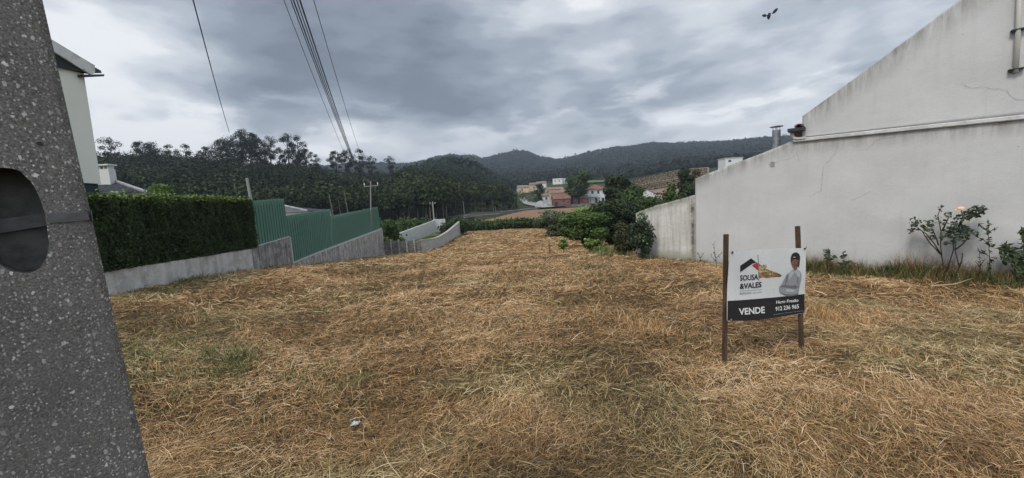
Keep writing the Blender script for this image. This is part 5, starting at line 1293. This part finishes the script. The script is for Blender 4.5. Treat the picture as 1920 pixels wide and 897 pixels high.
    weed('twiggy_weed', [(-505, 610), (-520, 520), (-530, 430)], [[(-515, 560), (-550, 520)], [(-515, 540), (-470, 500)]], 'thin brown weed by the wall, left of the sale sign', .022, 8, m='leaf_brown', spread=12)
    weed('twiggy_weed', [(-620, 560), (-632, 520), (-645, 500)], [[(-625, 540), (-600, 510)]], 'tiny brown weed by the wall, well left of the sale sign', .022, 10, m='leaf_brown', spread=10)
build_rose()

# ------------------------------------------------------------------ small things
def build_small():
    y = 9.0; c = P(1441.5, 30, y); s = y / F_PX / 22.43   # metres per zoom unit
    R_ = lambda x, z, d=0: tuple(Vector(((x - 710) * s, d, -(z - 470) * s)))
    root = empty('flying_bird', tuple(c), 'small dark bird flying with wings spread, high at upper right', 'bird')
    mb = MB(); mb.tube([R_(745, 345), R_(740, 380), R_(715, 450), R_(705, 530), R_(705, 590), R_(712, 610)], [.004, .026, .036, .032, .018, .006], 10); mb.build('body', M['bird'], root, smooth=True)
    for pts in ([(640, 465), (590, 465), (540, 450), (480, 435), (410, 455), (340, 498), (400, 540), (470, 552), (540, 535), (600, 490)], [(790, 400), (830, 370), (855, 310), (900, 265), (960, 240), (995, 262), (980, 320), (930, 390), (880, 425), (830, 420)]):
        mb = MB(); mb.prism([R_(x, z, -.01 - .0002 * abs(x - 710)) for x, z in pts], (0, .008, 0)); mb.build('wing', M['bird'], root)
    p = GP(665, 787); z = p.z + float(mound(np.array([p.x]), np.array([p.y]))[0]) + .035; mb = MB(); vs = []; n = 6
    for j in range(n):
        for i in range(n): vs.append((p.x + (i / 5 - .5) * .062 + random.gauss(0, .006), p.y + (j / 5 - .5) * .04 + random.gauss(0, .006), z + random.uniform(0, .03)))
    mb.add(vs, [(j * n + i, j * n + i + 1, (j + 1) * n + i + 1, (j + 1) * n + i) for j in range(n - 1) for i in range(n - 1)])
    o = mb.build('paper_scrap', M['paper'], origin=p, recalc=False); tag(o, 'crumpled pale scrap of paper lying in the straw, lower left', 'litter')
    sm = o.modifiers.new('s', 'SOLIDIFY'); sm.thickness = .001
    # two loose woody stalks in the straw on the right
    for k, (pts, lab) in enumerate((([(1745, 546), (1790, 542), (1825, 530)], 'long pale dry stalk lying before the rose bush'), ([(1885, 545), (1895, 553), (1919, 560)], 'short pale dry stalk lying at the right edge'))):
        q = [GP(u, v) + Vector((0, 0, .09)) for u, v in pts]; mb = MB(); mb.tube(q, [.012, .010, .006], 6); tag(mb.build('dry_stalk', M['stalk'], origin=q[0], smooth=True), lab, 'stalk')
build_small()

# ------------------------------------------------------------------ village, roads, far fields
def gable(name, c, w, d, h, rh, rz, mw, mr, label, wins=(), doors=(), over=.3, hip=False, group=None, chim=False):
    """house with pitched roof, ridge along local x; wins = (x, z, w, h) on the front"""
    g = gz(c[0], c[1]); root = empty(name, (c[0], c[1], g), label, 'house', group); root.rotation_euler = (0, 0, rz)
    mb = MB(); mb.box((0, 0, h / 2 - .75), (w, d, h + 1.5))
    if not hip:
        for s in (-1, 1): mb.prism([(s * w / 2, -d / 2, h), (s * w / 2, d / 2, h), (s * w / 2, 0, h + rh)], (-s * .25, 0, 0))
    mb.build('wall', M[mw], root)
    mb = MB(); e = rh / (d / 2) * over; ins = d / 2 if hip else -over
    a = [(-w / 2 - over, -d / 2 - over, h - e), (w / 2 + over, -d / 2 - over, h - e), (w / 2 + over, d / 2 + over, h - e), (-w / 2 - over, d / 2 + over, h - e)]
    r0, r1 = (-w / 2 + ins, 0, h + rh), (w / 2 - ins, 0, h + rh); t = .14; up = lambda p: (p[0], p[1], p[2] + t)
    vs = [*a, r0, r1, *map(up, a), up(r0), up(r1)]
    mb.add(vs, [(0, 1, 5, 4), (2, 3, 4, 5), (6, 7, 11, 10), (8, 9, 10, 11), (0, 1, 7, 6), (2, 3, 9, 8), (1, 5, 11, 7), (5, 2, 8, 11), (3, 4, 10, 9), (4, 0, 6, 10)] + ([(1, 2, 5), (3, 0, 4), (7, 8, 11), (9, 6, 10)] if hip else []))
    rf = mb.build('roof', M[mr], root)
    if chim: mb = MB(); mb.box((w * .25, 0, h + rh + .3), (.6, .6, 1.4)); mb.build('chimney', M[mw], rf)
    for (x, z, ww, hh) in wins:
        mb = MB(); mb.box((x, -d / 2 - .02, z), (ww, .06, hh)); fr = mb.build('window', M['glass'], root)
        mb = MB(); mb.box((x, -d / 2 - .05, z - hh / 2 - .06), (ww + .2, .1, .1)); mb.build('sill', M['conc_far'], fr)
    for (x, z, ww, hh) in doors: mb = MB(); mb.box((x, -d / 2 - .02, z), (ww, .06, hh)); mb.build('door', M['wood_dark'], root)
    return root
def at(u, y): p = P(u, 380, y); return (p.x, y)
def build_village():
    m_ = lambda px, y: px / F_PX * y
    y = 150
    gable('brick_house', at(1052, y), m_(31, y), 7, 3.1, 1.9, .0, 'brick', 'terra', 'low red brick house with a rounded tiled gable and dark door, at the road', doors=((-2.3, 1.0, 1.1, 2.0),), wins=((.6, 1.9, .7, .7), (2.2, 1.6, .5, .8)), over=.25)
    mb = MB(); a, b = P(1003, 374, y), P(1034, 371, y); a.z, b.z = gz(a.x, y) + 2.0, gz(b.x, y) + 2.9
    c = a.lerp(b, .35) ; c.z += .5; d_ = a.lerp(b, .5); d_.z -= .1
    mb.prism([a, c, d_, b, drop(b, gz(b.x, y) - .5), drop(a, gz(a.x, y) - .5)], (0, .4, 0)); o = mb.build('ruined_wall', M['ruin'], origin=a); tag(o, 'mossy white ruined wall left of the red brick house', 'wall')
    mb = MB(); a, b = P(1034, 385.5, y - 3), P(1125, 383, y - 3); a.z = gz(a.x, y - 3) + .9; b.z = gz(b.x, y - 3) + 1.0
    mb.prism([a, b, drop(b, b.z - 1.8), drop(a, a.z - 1.8)], (0, .3, 0)); tag(mb.build('field_wall', M['conc_slat'], origin=a), 'low grey wall in front of the red brick house', 'wall')
    gable('brick_barn', at(1086, y + 3), m_(30, y), 6, 3.0, .9, .02, 'brick', 'terra_dull', 'dull brick barn behind the tall broad tree, right of the red brick house')
    gable('cream_house', at(1046, 176), 8.0, 6.5, 5.0, 1.2, .1, 'cream_far', 'terra_dull', 'pale yellow house behind the red brick house', wins=((-2.0, 3.4, 1, 1.2), (1.8, 3.4, .9, .9)), chim=True)
    gable('small_house', at(1028, 178), 5.5, 6, 3.9, 1.1, -.1, 'white_far', 'terra_dull', 'small white house with brown roof left of the pale yellow house', wins=((-.8, 2.8, .9, .9),))
    w = gable('white_house', at(1117, 158), 7.4, 7, 6.0, 1.8, .05, 'white_far', 'terra', 'two storey white house with red hip roof and balcony, right of the tall broad tree', wins=((-2.2, 4.8, .9, 1.3), (.2, 4.8, .9, 1.3), (2.4, 4.8, .9, 1.3), (2.0, 1.9, 1.0, 1.1)), doors=((-.6, 1.2, 1.1, 2.3),), hip=True, over=.5)
    mb = MB(); mb.box((-2.6, -4.6, 3.1), (4.4, 2.2, .2)); [mb.box((x_, -5.6, 1.3), (.22, .22, 3.4)) for x_ in (-4.6, -2.6, -.6)]; mb.box((-2.6, -5.64, 3.7), (4.4, .08, .9)); mb.build('balcony', M['white_far'], w)
    mb = MB(); mb.box((1.6, -5.2, .5), (5.0, .35, 1.6)); mb.build('yard_wall', M['terra_dull'], w)
    for (u, yy, ww, h_, lab, mw, mr) in ((990, 262, 12, 3.2, 'long low orange roofed house at the top left of the village', 'cream_far', 'terra_dull'), (1007, 255, 9, 4.4, 'cream gabled house in the upper village beside the orange roof', 'cream_far', 'terra_dull'),
                                    (1017, 250, 6, 5, 'bright white gabled house in the upper village', 'white_far', 'terra_dull'), (1040, 215, 9, 3.4, 'brown roofed house above the pale yellow house', 'cream_far', 'terra_dull'), (1048, 330, 8, 4, 'small white house at the foot of the far wood, left one', 'white_far', 'white_far'),
                                    (1062, 335, 10, 3.6, 'white flat looking house high above the tall broad tree', 'white_far', 'white_far'), (981, 300, 8, 3.2, 'tiny pale roof left of the upper village', 'white_far', 'white_far')):
        gable('village_house', at(u, yy), ww, 7, h_, 1.3 if mr != 'white_far' else .5, random.uniform(-.3, .3), mw, mr, lab, wins=((-ww * .25, h_ * .6, .9, 1), (ww * .2, h_ * .6, .9, 1)), group='far village houses')
    p = P(1214, 366, 120); gable('white_gable_house', (p.x, 122), 3.6, 6, max(2.5, P(1214, 366, 120).z - gz(p.x, 122)), 1.6, math.pi / 2, 'white_far', 'terra_dull', 'white gable end with brown roof between the trees right of centre', over=.15)
    for (u, v, yy, ww, lab) in ((1228, 358, 140, 10, 'brown roof behind the white gable end'), (1283, 357, 110, 8, 'brown roof just above the low part of the white wall')):
        p = P(u, v, yy); gable('roofed_house', (p.x, yy), ww, 7, max(2, p.z - gz(p.x, yy) - 1), 1.3, 0, 'cream_far', 'terra_dull', lab, over=.4)
    p = P(1369, 303, 230); h_ = max(3, P(1369, 298, 230).z - gz(p.x, 230))
    r = empty('flat_building', (p.x, 230, gz(p.x, 230)), 'white flat roofed building showing just over the sloping wall top', 'building')
    mb = MB(); mb.box((0, 0, h_ / 2), (10, 8, h_)); mb.build('wall', M['white_far'], r); mb = MB(); mb.box((0, 0, h_ + .15), (10.6, 8.6, .3)); mb.build('roof', M['cap'], r)
    mb = MB(); mb.box((-2.5, -4.03, h_ - 1.6), (1.6, .06, 1.2)); mb.build('window', M['glass'], r)
    # roads and fields
    def road(name, pts, w, m, lift):
        X = np.array([p[0] for p in pts]); Y = np.array([p[1] for p in pts]); t = np.linspace(0, len(pts) - 1, 60); x = np.interp(t, range(len(pts)), X); y = np.interp(t, range(len(pts)), Y)
        dx, dy = np.gradient(x), np.gradient(y); l = np.hypot(dx, dy); nx_, ny_ = -dy / l, dx / l; k = np.linspace(-.5, .5, 5)[None]
        XX = x[:, None] + nx_[:, None] * k * w; YY = y[:, None] + ny_[:, None] * k * w
        return grid_sheet(name, XX, YY, np.maximum(ground(XX, YY), ground(x, y)[:, None]) + lift, M[m], 'structure')
    q = lambda u, v: tuple(GP(u, v, 70, 400)[:2])
    f2 = [q(885, 410), q(1120, 401), q(1120, 393), q(1010, 397)]
    patch('brown_field', [at(885, 82), at(1130, 86), at(1130, 138), at(985, 134)], M['field2'], .12, n=40)
    road('lower_road', [at(840, 98), at(875, 106), at(930, 118), at(975, 132), at(1010, 142), at(1060, 146)], 4.5, 'tarmac', .5)
    # pale parapet along the road
    mb = MB(); tp = []; tops = []; zl = []
    for u, yy in ((862, 100), (875, 103.5), (930, 115), (975, 129), (1008, 139)): p = at(u, yy); tops.append(Vector((p[0], yy, gz(p[0], yy) + .62))); zl.append(gz(p[0], yy) - .4)
    strip_wall(mb, tops, zl, .35); tag(mb.build('road_parapet', M['cap'], origin=tops[0]), 'low whitish parapet along the road beyond the plot', 'wall')
    road('village_road', [at(1036, 142), at(1022, 150), at(1008, 163), at(997, 178), at(988, 195), at(984, 215)], 6.5, 'road', .5)
    patch('meadow', [at(1100, 300), at(1165, 300), at(1165, 350), at(1100, 350)], M['meadow'], 1.0, n=30)
    patch('terraces', [at(1175, 185), at(1330, 170), at(1330, 300), at(1195, 290)], M['terrace'], .8, n=50)
    parts = []
    for k in range(11):
        t = k / 10.; y0 = 188 + 100 * t
        for j in range(110):
            u = 1178 + (j + random.random() * .5) * 1.35; yy = y0 + (u - 1180) * -.08; x = at(u, yy)[0]; V, Fq, d = blob((x, yy, gz(x, yy) + 1.2), (.55, .4, .42), 6, .55); parts.append((V, Fq, np.clip(rng.normal(.25, .15, len(Fq)), 0, 1)))
    V, Fq, T_ = merge(parts); tag(npmesh('vineyard', V, Fq, M['leaf_brown'], attrs={'tint': ('FACE', T_)}), 'rows of low vines on the tan terraced slope', 'vineyard', kind='stuff')
build_village()

# ------------------------------------------------------------------ woods
def build_woods():
    # near wood on the left slope
    Vs = []
    N_ = 6600
    u = rng.uniform(-.16 - 1.25 * rng.random(N_) ** .9, -.02, N_) if False else -(.0 + 1.45 * rng.random(N_)); yy = 92 + 350 * rng.random(N_) ** 1.3
    x = u * yy
    ok = (u < -.13 - .0) | ((u < .045) & (yy > 118) & (u < .02 - (yy - 118) * .0001)) 
    ok &= ~((u > -.03) & (yy > 165)) & ~((u < -.42) & (yy > 330)) & ~((u > -.16) & (yy < 118 + (u + .16) * 60))
    ok &= rng.random(N_) < np.clip(.35 + 110 / yy, 0, 1)
    u, yy, x = u[ok], yy[ok], x[ok]; n = len(x); h = rng.uniform(6, 12.5, n) * np.where(rng.random(n) < .12, 1.25, 1.0); h = np.where(u > -.13, h * .75, h)
    cap = 6.5 + 5.5 * fbm(x / 30, yy / 30, 88, 2); h = np.minimum(h, cap + rng.normal(1.0, 1.2, n))
    h = np.where((u > -.68) & (u < -.28) & (yy < 280), h * .72, h)
    K = 150; z0 = ground(x, yy); cr = h * rng.uniform(.17, .30, n) + .5
    d = rng.normal(size=(n, K, 3)); d /= np.linalg.norm(d, axis=2, keepdims=True); d[..., 2] = np.where(d[..., 2] < -.3, -d[..., 2], d[..., 2])
    rr = .55 + .55 * rng.random((n, K, 1)); wob = 1 + .35 * np.sin(d[..., :1] * 5 + rng.uniform(0, 6, (n, 1, 1))) * np.cos(d[..., 1:2] * 6 + rng.uniform(0, 6, (n, 1, 1)))
    C = np.stack([x, yy, z0 + h * .60], -1)[:, None, :] + d * rr * wob * np.stack([cr, cr, h * .42], -1)[:, None, :]
    V, Fq = quads(C.reshape(-1, 3), (d + rng.normal(0, .5, d.shape)).reshape(-1, 3), rng.uniform(.4, .95, n * K) * .78, 1.15)
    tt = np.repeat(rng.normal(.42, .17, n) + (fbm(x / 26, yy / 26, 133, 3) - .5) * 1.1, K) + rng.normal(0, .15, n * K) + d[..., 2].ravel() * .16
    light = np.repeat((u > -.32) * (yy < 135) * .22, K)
    T_ = np.clip(tt + light, 0, 1)
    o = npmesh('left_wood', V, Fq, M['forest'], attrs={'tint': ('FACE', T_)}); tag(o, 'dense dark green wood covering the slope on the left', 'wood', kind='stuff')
    # pale trunks glimpsed among the trees
    mb = MB()
    k = rng.choice(n, 260, replace=False)
    for i in k: mb.tube([(x[i], yy[i] - 1, z0[i]), (x[i] + random.gauss(0, .5), yy[i] - 1, z0[i] + h[i] * .8)], [.14, .06], 4, cap=False)
    o = mb.build('wood_trunks', M['bark'], recalc=False); tag(o, 'thin pale trunks within the wood on the left slope', 'tree trunks', kind='stuff')
    # far wooded hills
    N_ = 46000; yy = 300 + 1000 * rng.random(N_) ** .9; u = rng.uniform(-.9, 1.0, N_); x = u * yy
    ok = ~((u > .05) & (yy < 390) & (u < .30)) & ~((u > .28) & (u < .55) & (yy < 330)); x, yy = x[ok], yy[ok]; n = len(x)
    h = rng.uniform(6, 11, n) * (.75 + .5 * fbm(x / 60, yy / 60, 44, 2)) + (rng.random(n) < .03) * 4; z0 = ground(x, yy); K = 11
    d = rng.normal(size=(n, K, 3)); d /= np.linalg.norm(d, axis=2, keepdims=True); d[..., 2] = np.abs(d[..., 2]) * 1.0 - .15
    C = np.stack([x, yy, z0 + h * .5], -1)[:, None, :] + d * np.stack([h * .38, h * .38, h * .5], -1)[:, None, :] * rng.uniform(.6, 1, (n, K, 1))
    V, Fq = quads(C.reshape(-1, 3), (d + rng.normal(0, .4, d.shape)).reshape(-1, 3), rng.uniform(2.0, 3.8, n * K), 1.2)
    T_ = np.clip(np.repeat(rng.normal(.45, .2, n) + (fbm(x / 110, yy / 110, 66, 3) - .5) * .9, K) + rng.normal(0, .12, n * K), 0, 1)
    o = npmesh('hill_wood', V, Fq, M['forest_far'], attrs={'tint': ('FACE', T_)}); tag(o, 'dark wooded hills closing the valley in the distance', 'wood', kind='stuff')
build_woods()

def build_eucalypts():
    """tall open-crowned trees against the sky: one variant per silhouette, then copies"""
    protos = []
    def proto(seed, kind):
        r = random.Random(seed); root = bpy.data.objects.new('eucalyptus', None); COL.objects.link(root)
        H = 20.0; mb = MB(); lean = r.uniform(-1.0, 1.0); tips = []
        mb.tube([(0, 0, -4), (lean * .2, 0, H * .35), (lean * .6, 0, H * .65), (lean, 0, H * .92)], [.34, .28, .18, .06], 7)
        nb = {0: 19, 1: 9, 2: 13, 3: 30}[kind]; W_ = {0: 4.2, 1: 3.0, 2: 3.4, 3: 5.2}[kind]
        for k in range(nb):
            t = r.uniform(.42, .97) if kind != 3 else r.uniform(.35, .96); a = r.uniform(0, 6.28); reach = W_ * (1.08 - abs(t - .75) * 1.5) * r.uniform(.35, 1)
            z1 = H * t; b0 = (lean * t * .9, 0, z1 - r.uniform(1.5, 4)); e = (lean * t + math.cos(a) * reach, math.sin(a) * reach, z1 + r.uniform(-.3, .8))
            mb.tube([b0, tuple((Vector(b0) + Vector(e)) / 2 + Vector((0, 0, -.2))), e], [.10, .07, .03], 5); tips.append((e, r.uniform(1.0, 1.9) if kind != 3 else r.uniform(1.3, 2.3)))
        tips.append(((lean, 0, H * .96), 1.5))
        mb.build('trunk', M['bark_dark'], root, smooth=True)
        parts = []
        for (e, s) in tips:
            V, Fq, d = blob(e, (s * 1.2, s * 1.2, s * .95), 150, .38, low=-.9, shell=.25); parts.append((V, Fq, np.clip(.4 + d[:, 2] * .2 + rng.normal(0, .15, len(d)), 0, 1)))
        V, Fq, T_ = merge(parts); npmesh('crown', V, Fq, M['forest'], root, attrs={'tint': ('FACE', T_)})
        return root
    pr = [proto(11, 0), proto(12, 0), proto(13, 1), proto(14, 2), proto(15, 3), proto(16, 3)]; used = set()
    L_ = [(414, 262, 165, 5, 'leftmost, full crowned tree of the tall eucalyptus cluster'), (432, 254, 170, 4, 'dense second tree of the tall eucalyptus cluster where the lone cable ends'), (449, 245, 175, 0, 'topmost crown of the tall eucalyptus cluster'),
          (466, 250, 168, 1, 'open domed crown just right of the highest eucalyptus'), (484, 261, 175, 5, 'rounded lower crown at the right end of the dense eucalyptus cluster'), (503, 257, 172, 2, 'thin sparse eucalyptus alone between the dense cluster and the twin crowns'),
          (522, 278, 178, 0, 'low wide eucalyptus below and left of the twin crowns'), (535, 252, 170, 2, 'left one of the twin tall eucalyptus crowns with gaps below'), (557, 256, 172, 3, 'right one of the twin tall eucalyptus crowns, domed like an umbrella'),
          (572, 280, 176, 1, 'lower eucalyptus hugging the right side of the twin crowns'), (592, 290, 182, 3, 'smallest eucalyptus right of the twin crowns'), (628, 284, 190, 1, 'left half of the round eucalyptus pair where the cable bundle ends'), (645, 282, 190, 0, 'right half of the round eucalyptus pair where the cable bundle ends'),
          (674, 280, 195, 3, 'narrow eucalyptus immediately right of the cable bundle'), (694, 293, 198, 2, 'little umbrella shaped eucalyptus two trees right of the cable bundle'), (729, 294, 205, 2, 'last small eucalyptus on the right of the left skyline'), (545, 285, 180, 4, 'dense low eucalyptus beneath the twin crowns'),
          (493, 283, 180, 4, 'dense low eucalyptus beneath the thin sparse one'), (204, 259, 150, 2, 'small round topped tree on the skyline nearest the cream house'), (262, 266, 160, 1, 'broad low crown on the skyline above the annex roof'), (277, 268, 162, 5, 'wide bushy crown just right of the one above the annex roof'),
          (313, 272, 165, 3, 'pointed tree breaking the skyline above the hedge'), (347, 271, 165, 3, 'twiggy tree on the skyline right of the pointed one'), (384, 276, 168, 1, 'small tree on the skyline left of the tall eucalyptus cluster')]
    for (u, v, y, k, lab) in L_:
        p = P(u, v, y); b = gz(p.x, y); sc = max(.35, (p.z - b) / 20.2)
        if k not in used: o = pr[k]; used.add(k)
        else: o = dup(pr[k], (0, 0, 0))
        o.location = (p.x - 0, y, b); o.rotation_euler = (0, 0, random.uniform(0, 6.28)); o.scale = (sc, sc, sc); tag(o, lab, 'tree', 'eucalyptus trees on the left skyline')
    # paler young trees at the near edge of the wood
    def small(seed):
        r = random.Random(seed); root = bpy.data.objects.new('young_eucalyptus', None); COL.objects.link(root); parts = []
        for k in range(13):
            z = r.uniform(2, 9.2); a = r.uniform(0, 6.28); q = (1 - (z / 11)) * 2.4 * r.random(); V, Fq, d = blob((math.cos(a) * q, math.sin(a) * q, z), (1.0, 1.0, 1.3), 46, .42, shell=.3); parts.append((V, Fq, np.clip(.62 + d[:, 2] * .25 + rng.normal(0, .18, len(d)), 0, 1)))
        V, Fq, T_ = merge(parts); npmesh('crown', V, Fq, M['forest'], root, attrs={'tint': ('FACE', T_)})
        mb = MB(); mb.tube([(0, 0, -1), (.1, 0, 5), (.2, 0, 9)], [.16, .10, .03], 6); mb.build('trunk', M['bark'], root); return root
    pr = [small(1), small(2), small(3)]; used = set(); E = []
    us = [742, 762, 781, 799, 815, 833, 848, 862, 877, 889, 902, 915, 927, 938, 948, 957, 966]
    vs = [372, 368, 374, 362, 357, 352, 358, 350, 347, 352, 346, 344, 348, 345, 349, 352, 362]
    ordn = ['first', 'second', 'third', 'fourth', 'fifth', 'sixth', 'seventh', 'eighth', 'ninth', 'tenth', 'eleventh', 'twelfth', 'thirteenth', 'fourteenth', 'fifteenth', 'sixteenth', 'seventeenth']
    for i, (u, v) in enumerate(zip(us, vs)):
        y = 96 + 6 * (i % 3) if i < 6 else 118 + 7 * (i % 3); p = P(u, v, y); b = gz(p.x, y); sc = (p.z - b) / 10.4; k = i % 3
        if k not in used: o = pr[k]; used.add(k)
        else: o = dup(pr[k], (0, 0, 0))
        o.location = (p.x, y, b); o.rotation_euler = (0, 0, random.uniform(0, 6.28)); o.scale = (max(sc, .4),) * 3
        tag(o, 'pale young tree along the wood edge, %s from the left above the curved wall' % ordn[i], 'tree', 'pale young trees along the wood edge')
build_eucalypts()

# ------------------------------------------------------------------ air
def build_haze():
    m = bpy.data.materials.new('haze_air'); m.use_nodes = True; nt = m.node_tree; nt.nodes.clear()
    o = nt.nodes.new('ShaderNodeOutputMaterial'); v = nt.nodes.new('ShaderNodeVolumePrincipled'); v.inputs['Density'].default_value = HAZE
    v.inputs['Color'].default_value = (.72, .83, 1, 1); v.inputs['Anisotropy'].default_value = .1; nt.links.new(v.outputs[0], o.inputs['Volume'])
    mb = MB(); mb.box((0, 1400, 80), (9000, 3200, 200)); b = mb.build('haze', m); tag(b, 'thin blue air over the valley', 'haze', kind='stuff')
HAZE = 0.0003
build_haze()
